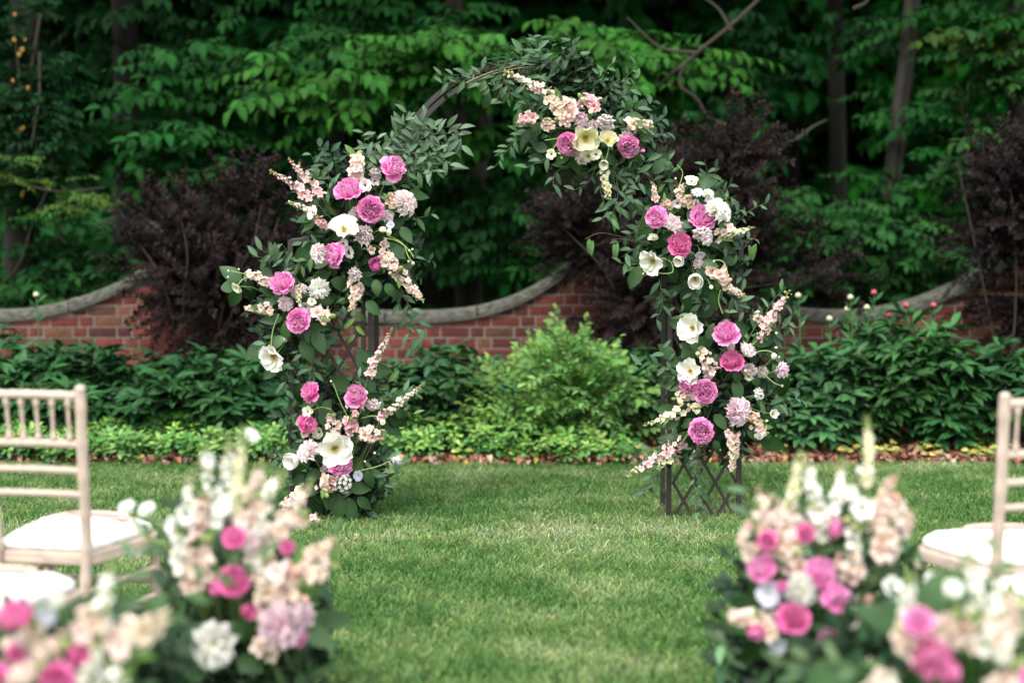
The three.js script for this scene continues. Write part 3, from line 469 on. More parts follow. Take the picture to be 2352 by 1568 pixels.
// ---- evergreen ground cover and leaf litter
{
  const R = rng(55), ros = [1, 2, 3].map((s) => { const q = rng(s), r = raw(), lf = leafRaw(0.058, 0.024, { segs: 3, belly: 1.25, fold: 0.1, bend: 0.7, petiole: 0.006 }); add(r, tubeRaw([V3(0, -0.13, 0), V3(0, 0.01, 0)], 0.0025, 0.002, 3, [0.7, 0.6, 0.4]));
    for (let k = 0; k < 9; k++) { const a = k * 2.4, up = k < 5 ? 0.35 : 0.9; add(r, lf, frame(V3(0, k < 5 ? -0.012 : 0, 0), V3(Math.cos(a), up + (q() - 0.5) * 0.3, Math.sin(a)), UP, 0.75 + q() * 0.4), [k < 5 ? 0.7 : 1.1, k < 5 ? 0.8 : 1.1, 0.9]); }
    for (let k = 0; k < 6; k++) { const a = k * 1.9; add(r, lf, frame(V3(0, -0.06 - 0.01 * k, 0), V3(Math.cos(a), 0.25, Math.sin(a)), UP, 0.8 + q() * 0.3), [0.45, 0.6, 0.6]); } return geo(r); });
  const list = [];
  for (let k = 0; k < 6400; k++) {
    const u = -120 + R() * 1640, D = 9.17 + R() * 0.7, S = F / D, front = (D - 9.17) / 0.7, bay = 9.17 + 0.16 * Math.max(0, fbm(u * 0.011, 3.3)), edge = clamp((1520 - u) / 120, 0.25, 1), h = (0.17 + 0.15 * Math.sqrt(front) + 0.09 * fbm(u * 0.014, D * 3)) * edge * (0.5 + 0.5 * R()); if (fbm(u * 0.035, D * 9, 2) + 0.5 * fbm(u * 0.12, D * 20, 5) < -0.12 || D < bay) continue;
    const p = at(u, HORIZON, D); p.y = Math.max(0.03, h); const front2 = D < 9.3 ? 0.7 : 0;
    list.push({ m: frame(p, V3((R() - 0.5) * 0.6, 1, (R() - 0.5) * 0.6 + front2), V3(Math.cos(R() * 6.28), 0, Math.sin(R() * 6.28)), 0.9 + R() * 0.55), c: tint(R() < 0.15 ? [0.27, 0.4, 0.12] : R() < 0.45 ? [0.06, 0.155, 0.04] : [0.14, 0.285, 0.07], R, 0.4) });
  }
  const t = thing('ground_cover', 'bright green evergreen ground cover along the lawn edge', 'ground cover', [0, 0, -9.6]); t.userData.kind = 'stuff';
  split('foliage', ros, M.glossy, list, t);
  // fallen leaves
  const lg = [1, 2].map((s) => geo(leafRaw(0.075, 0.04, { segs: 3, fold: 0.35, bend: 1.1 * s, wave: 0.1 }))), ll = [];
  const tones = [[0.27, 0.12, 0.075], [0.4, 0.24, 0.18], [0.19, 0.085, 0.055], [0.5, 0.35, 0.26], [0.28, 0.085, 0.05], [0.45, 0.36, 0.1], [0.1, 0.05, 0.035]];
  const drop = (u0, u1, d0, d1, n) => { for (let k = 0; k < n; k++) { const D = d0 + Math.pow(R(), 1.3) * (d1 - d0), p = at(lerp(u0, u1, R()), HORIZON, D); p.y = 0.035 + R() * 0.05 + clamp((D - 9.3) * 0.12, 0, 0.05); const a = R() * 6.28; ll.push({ m: frame(p, V3(Math.cos(a), (R() - 0.4) * 0.6, Math.sin(a)), V3((R() - 0.5) * 1.2, 1, (R() - 0.5) * 1.2), 0.6 + R() * 0.7), c: tint(tones[Math.floor(R() * R() * 7)], R, 0.3) }); } };
  drop(1440, 2500, 9.14, 10.1, 4200); drop(-150, 1500, 9.15, 9.36, 900); drop(880, 1480, 9.13, 9.3, 300);
  const f = thing('fallen_leaves', 'brown and pinkish fallen leaves littering the bed edge', 'leaf litter', [0, 0, -9.5]); f.userData.kind = 'stuff';
  split('leaves', lg, M.leaf, ll, f);
  // yellowish creeping leaves among the litter
  const yl = [], yg = geo(leafRaw(0.05, 0.045, { segs: 3, belly: 1, fold: 0.1, bend: 0.5 }));
  for (const [u, s, n] of [[2040, 50, 34], [2280, 60, 60], [2150, 40, 26], [1960, 40, 26], [1100, 70, 40], [1220, 60, 34], [1340, 70, 44], [1440, 50, 24], [1780, 40, 20], [480, 60, 16], [250, 60, 18]]) for (let k = 0; k < n; k++) { const p = at(u + (R() + R() - 1) * s, HORIZON, 9.18 + R() * 0.28); p.y = 0.07 + R() * 0.07; const a = R() * 6.28; yl.push({ m: frame(p, V3(Math.cos(a), 0.2, Math.sin(a)), V3((R() - 0.5), 1, 0.4), 0.7 + R() * 0.6), c: tint(R() < 0.6 ? [0.46, 0.42, 0.12] : [0.2, 0.32, 0.07], R, 0.3) }); }
  const y = thing('creeping_plant', 'yellowish creeping leaves in patches at the lawn edge', 'ground cover', [0, 0, -9.25]); y.userData.kind = 'stuff'; inst('leaves', yg, M.leaf, yl, y);
  // young shoot and grassy blades
  const sh = at(2240, HORIZON, 9.45); sh.y = 0.03; const st = thing('seedling', 'small pale yellow seedling standing in the leaf litter at right', 'plant', sh), sr = raw(), sl = leafRaw(0.11, 0.025, { bend: 0.6, fold: 0.2 });
  for (let k = 0; k < 9; k++) add(sr, sl, frame(V3(0, 0.06 + k * 0.012, 0), V3(Math.cos(k * 2.4), 0.8, Math.sin(k * 2.4)), UP, 0.8 + 0.3 * R()), [0.3, 0.33, 0.1]); mesh('leaf', geo(sr), M.leaf, st); mesh('stem', geo(tubeRaw([V3(0, -0.03, 0), V3(0.005, 0.17, 0)], 0.004, 0.002, 4, [0.25, 0.25, 0.1])), M.stem, st);
  const ig = new THREE.IcosahedronGeometry(0.075, 4), ip = ig.attributes.position; for (let k = 0; k < ip.count; k++) { const v = V3(ip.getX(k), ip.getY(k), ip.getZ(k)), n = 1 + 0.22 * fbm(v.x * 16, v.y * 16, v.z * 16); ip.setXYZ(k, v.x * n * 0.85, v.y * n * 0.72, v.z * n); } ig.computeVertexNormals();
  const rp = at(905, HORIZON, 9.12); rp.y = 0.045; const rock = mesh('rock', ig, M.rock); rock.position.copy(rp); rock.userData = { label: 'pale grey rounded stone at the edge of the ground cover', category: 'rock' };
}
// ------------------------------------------------------------------ the arch
const ARCH = 7.26, AS = F / ARCH, ax = (u) => (u - CU) / AS;
{
  const arch = thing('garden_arch', 'dark brown iron garden arch with lattice side panels on the lawn', 'arch', [ax(1195), 0, -ARCH]);
  const X = (u) => ax(u) - ax(1195), zf = 0, zr = -0.3, A = 0.765, SPR = 1.36, B = 0.98;
  const bar = (w, h, d, x, y, z, rz = 0) => { const g = new THREE.BoxGeometry(w, h, d, 1, 1, 1); g.rotateZ(rz); g.translate(x, y, z); return g; };
  const post = (x, h, z, w = 0.025) => mesh('post', bar(w, h, w, x, h / 2, z), M.iron, arch);
  // the two bows, each a square tube that runs down into its posts
  for (const z of [zf, zr]) {
    const pts = [], n = 72, w = 0.0125;
    for (let k = 0; k <= n; k++) { const t = k / n * Math.PI; pts.push([-A * Math.cos(t), SPR + B * Math.sin(t)]); }
    const p = [], idx = [], uv = [];
    pts.forEach(([x, y], k) => { const a = pts[Math.max(0, k - 1)], b = pts[Math.min(n, k + 1)], l = Math.hypot(b[0] - a[0], b[1] - a[1]), nx = -(b[1] - a[1]) / l, ny = (b[0] - a[0]) / l; const q = [[w, w], [w, -w], [-w, -w], [-w, w]]; for (let j = 0; j < 4; j++) for (const e of [q[j], q[(j + 1) % 4]]) { p.push(x + nx * e[0], y + ny * e[0], z + e[1]); uv.push(k * 0.1, j / 4 + (e === q[j] ? 0 : 0.25)); } if (k) for (let j = 0; j < 4; j++) { const s = (k - 1) * 8 + j * 2; idx.push(s, s + 8, s + 1, s + 1, s + 8, s + 9); } });
    const g = new THREE.BufferGeometry(); g.setAttribute('position', new THREE.Float32BufferAttribute(p, 3)); g.setAttribute('uv', new THREE.Float32BufferAttribute(uv, 2)); g.setIndex(idx); g.computeVertexNormals();
    mesh('bow', g, M.iron, arch);
    for (const s of [-1, 1]) post(s * A, SPR, z);
  }
  for (const t of [0.18, 0.33, 0.5, 0.67, 0.82]) { const x = -A * Math.cos(t * Math.PI), y = SPR + B * Math.sin(t * Math.PI); mesh('rung', bar(0.016, 0.016, 0.275, x, y, (zf + zr) / 2), M.iron, arch); }
  for (const y of [0.12, 0.75, 1.3]) for (const s of [-1, 1]) mesh('rung', bar(0.016, 0.016, 0.275, s * A, y, (zf + zr) / 2), M.iron, arch);
  // side panels with crossed flat bars
  for (const [xi, xo, extra] of [[X(834), X(668), true], [X(1541) + 0.004, X(1701), false]]) {
    const hi = 1.45, lo = 0.0, dir = Math.sign(xo - xi);
    post(xo, hi, zf); if (extra) post(xi, 1.9, zf, 0.022);
    const l = Math.min(xi, xo) + 0.012, r = Math.max(xi, xo) - 0.012, slope = 1.75, step = 0.108;
    for (const s of [1, -1]) for (let c = -3.2; c < 1.6; c += step * slope) {
      let pts = []; const yl = c + (s > 0 ? 0 : (r - l) * slope), yr = c + (s > 0 ? (r - l) * slope : 0);
      const f = (x) => lerp(yl, yr, (x - l) / (r - l)); let a = l, b = r;
      const inv = (y) => l + (r - l) * (y - yl) / (yr - yl), ya = inv(0.01), yb = inv(hi - 0.02); a = Math.max(l, Math.min(ya, yb)); b = Math.min(r, Math.max(ya, yb));
      if (b - a < 0.02) continue;
      const y0 = f(a), y1 = f(b), len = Math.hypot(b - a, y1 - y0);
      mesh('lattice_bar', bar(len, 0.0155, 0.005, (a + b) / 2, (y0 + y1) / 2, zf + (s > 0 ? 0.0028 : -0.0028), Math.atan2(y1 - y0, b - a)), M.iron, arch);
    }
    mesh('top_rail', bar(Math.abs(xo - xi) - 0.02, 0.022, 0.022, (xi + xo) / 2, hi - 0.011, zf), M.iron, arch);
    // brace that sweeps from the outer post up to the bow
    const br = curve([V3(xo, hi - 0.005, zf), V3(xo - dir * 0.1, hi + 0.015, zf), V3(xo - dir * 0.22, hi + 0.1, zf), V3(xo - dir * 0.34, hi + 0.3, zf)], 16), g = geo(tubeRaw(br, 0.011, 0.011, 4)); g.deleteAttribute('color');
    mesh('brace', g, M.iron, arch);
  }
}
// ------------------------------------------------------------------ flowers
const PAL = {
  pink: { out: [0.96, 0.42, 0.74], in: [0.86, 0.15, 0.55], mid: [0.98, 0.57, 0.84] },
  hot: { out: [0.92, 0.25, 0.57], in: [0.76, 0.09, 0.4], mid: [0.95, 0.43, 0.7] },
  mauve: { out: [0.84, 0.33, 0.6], in: [0.58, 0.09, 0.37], mid: [0.88, 0.46, 0.71] },
  blush: { out: [0.93, 0.84, 0.85], in: [0.88, 0.64, 0.68], mid: [0.94, 0.87, 0.88] },
  ppink: { out: [0.91, 0.74, 0.82], in: [0.84, 0.5, 0.63], mid: [0.93, 0.8, 0.86] },
  white: { out: [0.92, 0.91, 0.88], in: [0.9, 0.88, 0.75], mid: [0.92, 0.91, 0.89] },
  cream: { out: [0.9, 0.88, 0.7], in: [0.86, 0.78, 0.42], mid: [0.9, 0.88, 0.74] },
  peach: { out: [0.91, 0.76, 0.69], in: [0.85, 0.62, 0.52], mid: [0.94, 0.84, 0.79] },
  rosy: { out: [0.88, 0.57, 0.6], in: [0.78, 0.4, 0.44], mid: [0.92, 0.73, 0.74] },
  tan: { out: [0.8, 0.65, 0.51], in: [0.7, 0.5, 0.33], mid: [0.85, 0.72, 0.6] },
  lilac: { out: [0.68, 0.67, 0.8], in: [0.6, 0.58, 0.72], mid: [0.76, 0.75, 0.86] },
};
const P = (r, o, a, tilt = 0, m) => add(r, petalRaw(o), m ?? turnY(a, tilt));
function roseRaw(pal, seed) {        // full quartered garden rose, about 1 across, looking along +Y
  const R = rng(seed), r = raw(), c = PAL[pal];
  for (let k = 0; k < 6; k++) P(r, { L: 0.47, W: 0.6, t0: 80, t1: 58 + (seed % 3) * 10 + R() * 36, cup: 0.75, y0: -0.3, r0: 0.03, ruf: 0.03, ph: k, col: c.in, tip: c.out, nu: 6, nv: 5, tipR: 0.85 }, k * 1.047 + R() * 0.4, (R() - 0.5) * 0.25);
  for (let k = 0; k < 8; k++) P(r, { L: 0.52, W: 0.52, t0: 74, t1: 20 + (seed % 4) * 9 + R() * 22, cup: 0.95, y0: -0.3, ruf: 0.02, ph: k * 2, col: c.in, tip: c.out, nu: 6, nv: 5, tipR: 0.8 }, k * 0.785 + 0.4 + R() * 0.3, (R() - 0.5) * 0.12);
  for (let k = 0; k < 10; k++) P(r, { L: 0.5, W: 0.4, t0: 70, t1: 0 + R() * 14, cup: 0.95, y0: -0.28, ruf: 0.025, ph: k * 3, col: c.in, tip: c.mid, nu: 5, nv: 4, tipR: 0.75 }, k * 0.628 + R() * 0.3);
  const quarters = 4 + seed % 2;
  for (let q = 0; q < quarters; q++) for (let k = 0; k < 15; k++) {
    const a = (q + 0.5) / quarters * 6.283 + (k % 3 - 1) * 0.26 * (0.8 + k * 0.05) + (R() - 0.5) * 0.2, dd = 0.03 + k * 0.0225, yaw = a + (k % 2 ? 1.0 : -0.8) * (1 - k / 18) + (R() - 0.5) * 0.6;
    const m = turnY(yaw, (R() - 0.5) * 0.3, V3(Math.sin(a) * dd, -0.22 + 0.04 * R() + 0.05 * k / 15, Math.cos(a) * dd));
    P(r, { L: 0.29 + R() * 0.06, W: 0.2, t0: 10, t1: -10 + R() * 26, cup: 1.0, r0: 0, ruf: 0.04, ph: R() * 6, k: 5, col: c.in, tip: R() < 0.3 ? c.out : c.mid, nu: 4, nv: 3, wmin: 0.7, tipR: 0.7 }, 0, 0, m);
  }
  return r;
}
function ranunculusRaw(pal, seed) {
  const R = rng(seed), r = raw(), c = PAL[pal];
  for (let k = 0; k < 44; k++) { const t = k / 44, a = k * 2.4; P(r, { L: 0.26 + 0.36 * t, W: 0.2 + 0.42 * t, t0: 24 + 56 * t, t1: -34 + 46 * t * t, cup: 1.05, y0: -0.22 - 0.04 * t, r0: 0.01 + 0.05 * t, ruf: 0.008, ph: R() * 6, col: c.in, tip: t > 0.7 ? c.out : c.mid, nu: 4, nv: 3, wmin: 0.6 }, a); }
  return r;
}
function peonyRaw(pal, seed, open) {
  const R = rng(seed), r = raw(), c = PAL[pal];
  for (let k = 0; k < 8; k++) P(r, { L: 0.52, W: 0.5, t0: 78, t1: open ? 70 : 22, cup: 0.9, y0: -0.28, ruf: 0.035, notch: 0.25, ph: k, col: c.in, tip: c.out, nu: 6, nv: 4 }, k * 0.785 + R() * 0.4, (R() - 0.5) * 0.25);
  if (!open) for (let k = 0; k < 8; k++) P(r, { L: 0.5, W: 0.46, t0: 66, t1: -18 + R() * 14, cup: 0.95, y0: -0.27, ruf: 0.02, notch: 0.2, ph: k, col: c.in, tip: c.mid, nu: 5, nv: 4 }, k * 0.785 + R() * 0.5);
  const n = open ? 64 : 34;
  for (let k = 0; k < n; k++) { const t = Math.sqrt((k + 0.5) / n), a = k * 2.4, d = t * (open ? 0.22 : 0.2), m = turnY(a + (R() - 0.5), (R() - 0.5) * 0.3, V3(Math.sin(a) * d, -0.2 - 0.05 * t, Math.cos(a) * d)); P(r, { L: 0.34 + R() * 0.1, W: 0.24, t0: 14 + 40 * t, t1: open ? 8 + 62 * t : -20 + 30 * t, cup: 0.9, r0: 0, ruf: 0.06, notch: 0.5, ph: R() * 6, k: 6, col: c.in, tip: c.mid, nu: 4, nv: 3, wmin: 0.5 }, 0, 0, m); }
  return r;
}
function carnationRaw(pal, seed) {    // ruffled pompon
  const R = rng(seed), r = raw(), c = PAL[pal];
  for (let k = 0; k < 90; k++) { const t = Math.sqrt((k + 0.5) / 90), a = k * 2.4; P(r, { L: 0.44 + R() * 0.1, W: 0.14, t0: 8 + 70 * t, t1: 12 + 76 * t, cup: 0.7, y0: -0.2, r0: 0.02, ruf: 0.03, notch: 0.3, ph: R() * 6, col: c.in, tip: c.mid, nu: 2, nv: 3, wmin: 0.5 }, a + R() * 0.3); }
  return r;
}
const stamens = (seed, n = 26) => { const R = rng(seed), r = raw(); for (let k = 0; k < n; k++) { const a = R() * 6.28, l = 0.1 + R() * 0.1, d = V3(Math.cos(a) * 0.55, 1, Math.sin(a) * 0.55).normalize(); add(r, tubeRaw([V3(0, -0.22, 0), d.clone().multiplyScalar(l).add(V3(Math.cos(a) * 0.03, -0.2, Math.sin(a) * 0.03))], 0.01, 0.016, 3, [0.72, 0.5, 0.07])); } add(r, tubeRaw([V3(0, -0.24, 0), V3(0, -0.08, 0)], 0.05, 0.035, 6, [0.5, 0.5, 0.16])); return r; };
function butterflyRaw(pal, seed) {    // flat single flower with a dark eye
  const R = rng(seed), r = raw(), c = PAL[pal];
  for (let l = 0; l < 2; l++) for (let k = 0; k < 5; k++) P(r, { L: 0.46 - l * 0.08, W: 0.5, t0: 74 - l * 14, t1: 62 - l * 22, cup: 0.6, y0: -0.16 + l * 0.02, ruf: 0.03, ph: k + l, col: c.mid, tip: c.out, nu: 4, nv: 3 }, k * 1.257 + l * 0.6 + R() * 0.3, (R() - 0.5) * 0.3);
  for (let k = 0; k < 9; k++) add(r, tubeRaw([V3(0, -0.15, 0), V3((R() - 0.5) * 0.16, -0.04, (R() - 0.5) * 0.16)], 0.03, 0.035, 4, [0.12, 0.035, 0.03]));
  return r;
}
const budRaw = (pal) => { const r = raw(), c = PAL[pal]; for (let l = 0; l < 2; l++) for (let k = 0; k < 5; k++) P(r, { L: 0.85, W: 0.62, t0: 62, t1: -62, cup: 1.1, y0: -0.42, r0: 0.02, col: c.in, tip: l ? c.mid : c.out, nu: 4, nv: 5 }, k * 1.257 + l * 0.6, l * 0.04); return r; };
const umbelRaw = (pal, seed, n = 30) => { const R = rng(seed), r = raw(), c = PAL[pal]; for (let k = 0; k < n; k++) { const y = 1 - (k + 0.5) / n * 0.85, q = Math.sqrt(Math.max(0, 1 - y * y)), a = k * 2.4, d = V3(Math.cos(a) * q, y, Math.sin(a) * q), p = V3(d.x * 0.46, d.y * 0.3, d.z * 0.46).multiplyScalar(0.85 + R() * 0.3), m = frame(p, d.clone().addScaledVector(ball(R), 0.4), ball(R), 0.2 + R() * 0.09); add(r, tubeRaw([V3(0, -0.3, 0), p], 0.008, 0.006, 3, [0.25, 0.36, 0.14])); for (let j = 0; j < 6; j++) add(r, petalRaw({ L: 0.5, W: 0.26, t0: 60, t1: 80, cup: 0.4, col: c.mid, tip: c.out, nu: 1, nv: 2 }), m.clone().multiply(turnY(j * 1.047))); } return r; };
const FLOWERS = {};
const variant = (k, make) => { FLOWERS[k] = make.map((r) => geo(r)); };
for (const p of ['pink', 'hot', 'mauve']) variant('rose_' + p, [roseRaw(p, 3), roseRaw(p, 4), roseRaw(p, 8), roseRaw(p, 5), roseRaw(p, 10)]);
for (const p of ['pink', 'mauve', 'white', 'hot', 'lilac']) variant('ranunculus_' + p, [ranunculusRaw(p, 5)]);
for (const p of ['blush', 'ppink', 'white', 'hot']) { variant('peony_' + p, [peonyRaw(p, 6, false), peonyRaw(p, 7, false)]); variant('open_' + p, [peonyRaw(p, 8, true), peonyRaw(p, 9, true)]); }
variant('pompon_white', [carnationRaw('white', 10)]);
for (const p of ['cream', 'blush', 'white']) variant('butterfly_' + p, [butterflyRaw(p, 11), butterflyRaw(p, 12)]);
for (const p of ['cream', 'white', 'hot', 'peach']) variant('bud_' + p, [budRaw(p)]);
variant('umbel_white', [umbelRaw('white', 13, 22)]);
variant('scabious_lilac', [(() => { const R = rng(14), r = raw(), c = PAL.lilac; for (let k = 0; k < 12; k++) P(r, { L: 0.42 + R() * 0.12, W: 0.32, t0: 70, t1: 84, cup: 0.5, y0: -0.12, r0: 0.06, ruf: 0.08, ph: R() * 6, k: 6, col: c.in, tip: c.out, nu: 4, nv: 3 }, k * 0.524 + R() * 0.2, (R() - 0.5) * 0.3); for (let k = 0; k < 26; k++) { const t = Math.sqrt(k / 26), a = k * 2.4; P(r, { L: 0.16 + 0.08 * R(), W: 0.14, t0: 20 + 40 * t, t1: 40 + 40 * t, cup: 0.6, y0: -0.06, r0: 0.24 * t, ruf: 0.03, ph: R() * 6, col: k % 3 ? c.in : [0.5, 0.56, 0.36], tip: c.mid, nu: 2, nv: 2 }, a); } return r; })()]);
const TULIP = { white: geo(petalRaw({ L: 0.58, W: 0.66, t0: 68, t1: 44, cup: 0.9, y0: -0.25, ruf: 0.06, notch: 0.22, tipR: 0.72, nu: 6, nv: 6, col: PAL.white.in, tip: PAL.white.out, peak: 0.55 })), cream: geo(petalRaw({ L: 0.58, W: 0.66, t0: 64, t1: 36, cup: 0.95, y0: -0.25, ruf: 0.06, notch: 0.25, tipR: 0.7, nu: 6, nv: 6, col: PAL.cream.in, tip: PAL.cream.out, peak: 0.55 })), cup: geo(petalRaw({ L: 0.66, W: 0.54, t0: 70, t1: 2, cup: 0.85, y0: -0.32, ruf: 0.015, nu: 6, nv: 6, col: PAL.white.in, tip: PAL.white.out, peak: 0.55 })) };
const STAMENS = geo(stamens(15));
const NARROW = [0, 1, 2].map((k) => leafRaw(1, 0.36, { segs: 4, fold: 0.14, bend: 0.3 + 0.35 * k, belly: 0.82, petiole: 0.03 }));
// florets for the spikes
const floret = (pal, seed, dbl) => { const R = rng(seed), r = raw(), c = PAL[pal], n = dbl ? 11 : 5; for (let k = 0; k < n; k++) P(r, { L: 0.5 - (dbl && k > 5 ? 0.1 : 0), W: 0.5, t0: dbl ? 74 - k * 4 : 66, t1: dbl ? 86 - k * 6 : 80, cup: 0.5, y0: -0.1, ruf: 0.07, ph: R() * 6, k: 4, col: c.in, tip: k % 2 ? c.out : c.mid, nu: 2, nv: 2 }, k * (dbl ? 2.4 : 1.257) + R() * 0.3, (R() - 0.5) * 0.4); return r; };
const FLORET = {}; for (const p of Object.keys(PAL)) FLORET[p] = [floret(p, 1, true), floret(p, 2, true), floret(p, 3, false), floret(p, 4, false)];
const bulb = (col) => { const r = raw(), g = new THREE.SphereGeometry(0.5, 5, 4), p = g.attributes.position; for (let k = 0; k < p.count; k++) { r.p.push(p.getX(k), p.getY(k), p.getZ(k)); r.c.push(...col); } r.i.push(...g.index.array); return r; };
const BULB = { green: bulb([0.3, 0.36, 0.13]), pale: bulb([0.6, 0.56, 0.32]), pink: bulb([0.72, 0.42, 0.34]) };
// a flower spike along a line: dense ruffled florets at its foot, buds at its tip
function spikeRaw(line, w0, w1, pal, seed, kind) {
  const R = rng(seed), r = raw(), cv = new THREE.CatmullRomCurve3(line), L = cv.getLength(), dbl = kind === 'stock', size = (dbl ? 0.62 : 0.6);
  let s = 0, k = 0;
  while (s < L) {
    const t = s / L, w = lerp(w0, w1, Math.pow(t, 0.9)), p = cv.getPointAt(t), tan = cv.getTangentAt(t), a = k * 2.4, side = tan.clone().cross(V3(0.3, 0.5, 0.8)).normalize(), up = side.clone().cross(tan).normalize();
    const d = side.multiplyScalar(Math.cos(a)).add(up.multiplyScalar(Math.sin(a))), rad = w * (0.1 + 0.34 * R()), q = p.clone().add(d.clone().multiplyScalar(rad));
    const bud = t > (dbl ? 0.8 : 0.72) + R() * 0.12, fs = w * size * (0.6 + R() * 0.75) * (dbl ? 0.92 : 0.95);
    const n = d.clone().multiplyScalar(0.8).add(tan.clone().multiplyScalar(0.35)).add(V3((R() - 0.5) * 0.9, (R() - 0.5) * 0.9, 0.45)), v = 0.86 + R() * 0.24;
    if (bud) add(r, BULB[t > 0.9 ? 'green' : R() < 0.5 ? 'pale' : (pal === 'white' || pal === 'cream' ? 'pale' : 'pink')], frame(q, n, V3(0, 0, 1), fs * 0.62, fs * 0.85, fs * 0.62), [v, v, v]);
    else add(r, FLORET[pal][(dbl ? 0 : 2) + (k & 1)], frame(q, n, ball(R), fs), [v, v * (0.95 + R() * 0.08), v * (0.93 + R() * 0.12)]);
    s += w * (dbl ? 0.11 : 0.15) * (bud ? 1.5 : 1) * (0.6 + R() * 0.8); k++;
    if (R() < 0.12) add(r, NARROW[k % 3], frame(p, d.clone().add(tan), V3(0, 0, 1), w * (0.6 + R() * 0.5)), [0.12, 0.22, 0.06]);
  }
  return r;
}
const stemRaw = (line, w = 0.0028, col = [0.16, 0.25, 0.08]) => tubeRaw(curve(line, 12), w, w * 0.7, 4, col);
// foliage: broad leaves, leafy strands
const BIG = [0, 1, 2, 3].map((k) => geo(leafRaw(1, 0.56, { segs: 6, fold: 0.1 + 0.05 * (k % 2), bend: 0.35 + 0.3 * k, belly: 0.78, petiole: 0.04, wave: 0.015 })));
const bigMats = [[0.025, 0.068, 0.02], [0.04, 0.095, 0.03], [0.016, 0.048, 0.016], [0.085, 0.15, 0.065]].map((c, k) => { const m = M.glossy.clone(); m.color = rgb(...c); m.name = 'broad_leaf'; return m; });
function strandRaw(line, leaf, gap, seed, c, o = {}) {
  const R = rng(seed), r = raw(), cv = new THREE.CatmullRomCurve3(line), L = cv.getLength(); add(r, tubeRaw(cv.getPoints(Math.max(6, Math.round(L / 0.04))), 0.0022, 0.0012, 3, [0.12, 0.16, 0.06]));
  for (let s = gap * 0.4, k = 0; s < L; s += gap * (0.75 + R() * 0.5), k++) {
    const t = Math.min(1, s / L), p = cv.getPointAt(t), tan = cv.getTangentAt(t), a = (k % 2) * Math.PI + (R() - 0.5) * 1.4 + (o.spin ?? 0), sd = tan.clone().cross(TOCAM); if (sd.lengthSq() < 0.01) sd.set(1, 0, 0); sd.normalize(); const up = sd.clone().cross(tan).normalize();
    const d = tan.clone().multiplyScalar(0.75).add(sd.clone().multiplyScalar(Math.cos(a))).add(up.clone().multiplyScalar(Math.sin(a) * 0.8)).add(V3(0, -0.15, 0.1)), v = 0.65 + R() * 0.7, g = R() < 0.12 ? 1.6 : 1;
    add(r, NARROW[k % 3], frame(p, d, V3((R() - 0.5) * 1.2, 0.5, 0.8), leaf * (0.65 + R() * 0.55)), [c[0] * v * g, c[1] * v * g, c[2] * v * (0.85 + R() * 0.3) * g]);
  }
  return r;
}
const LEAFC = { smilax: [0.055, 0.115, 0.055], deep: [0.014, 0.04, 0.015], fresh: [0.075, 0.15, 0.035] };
const fillers = [1, 2, 3].map((s) => geo(strandRaw([V3(0, 0, 0), V3(0.01, 0.08, 0.01), V3(0, 0.16, 0.03)], 0.075, 0.016, s, [1, 1, 1])));
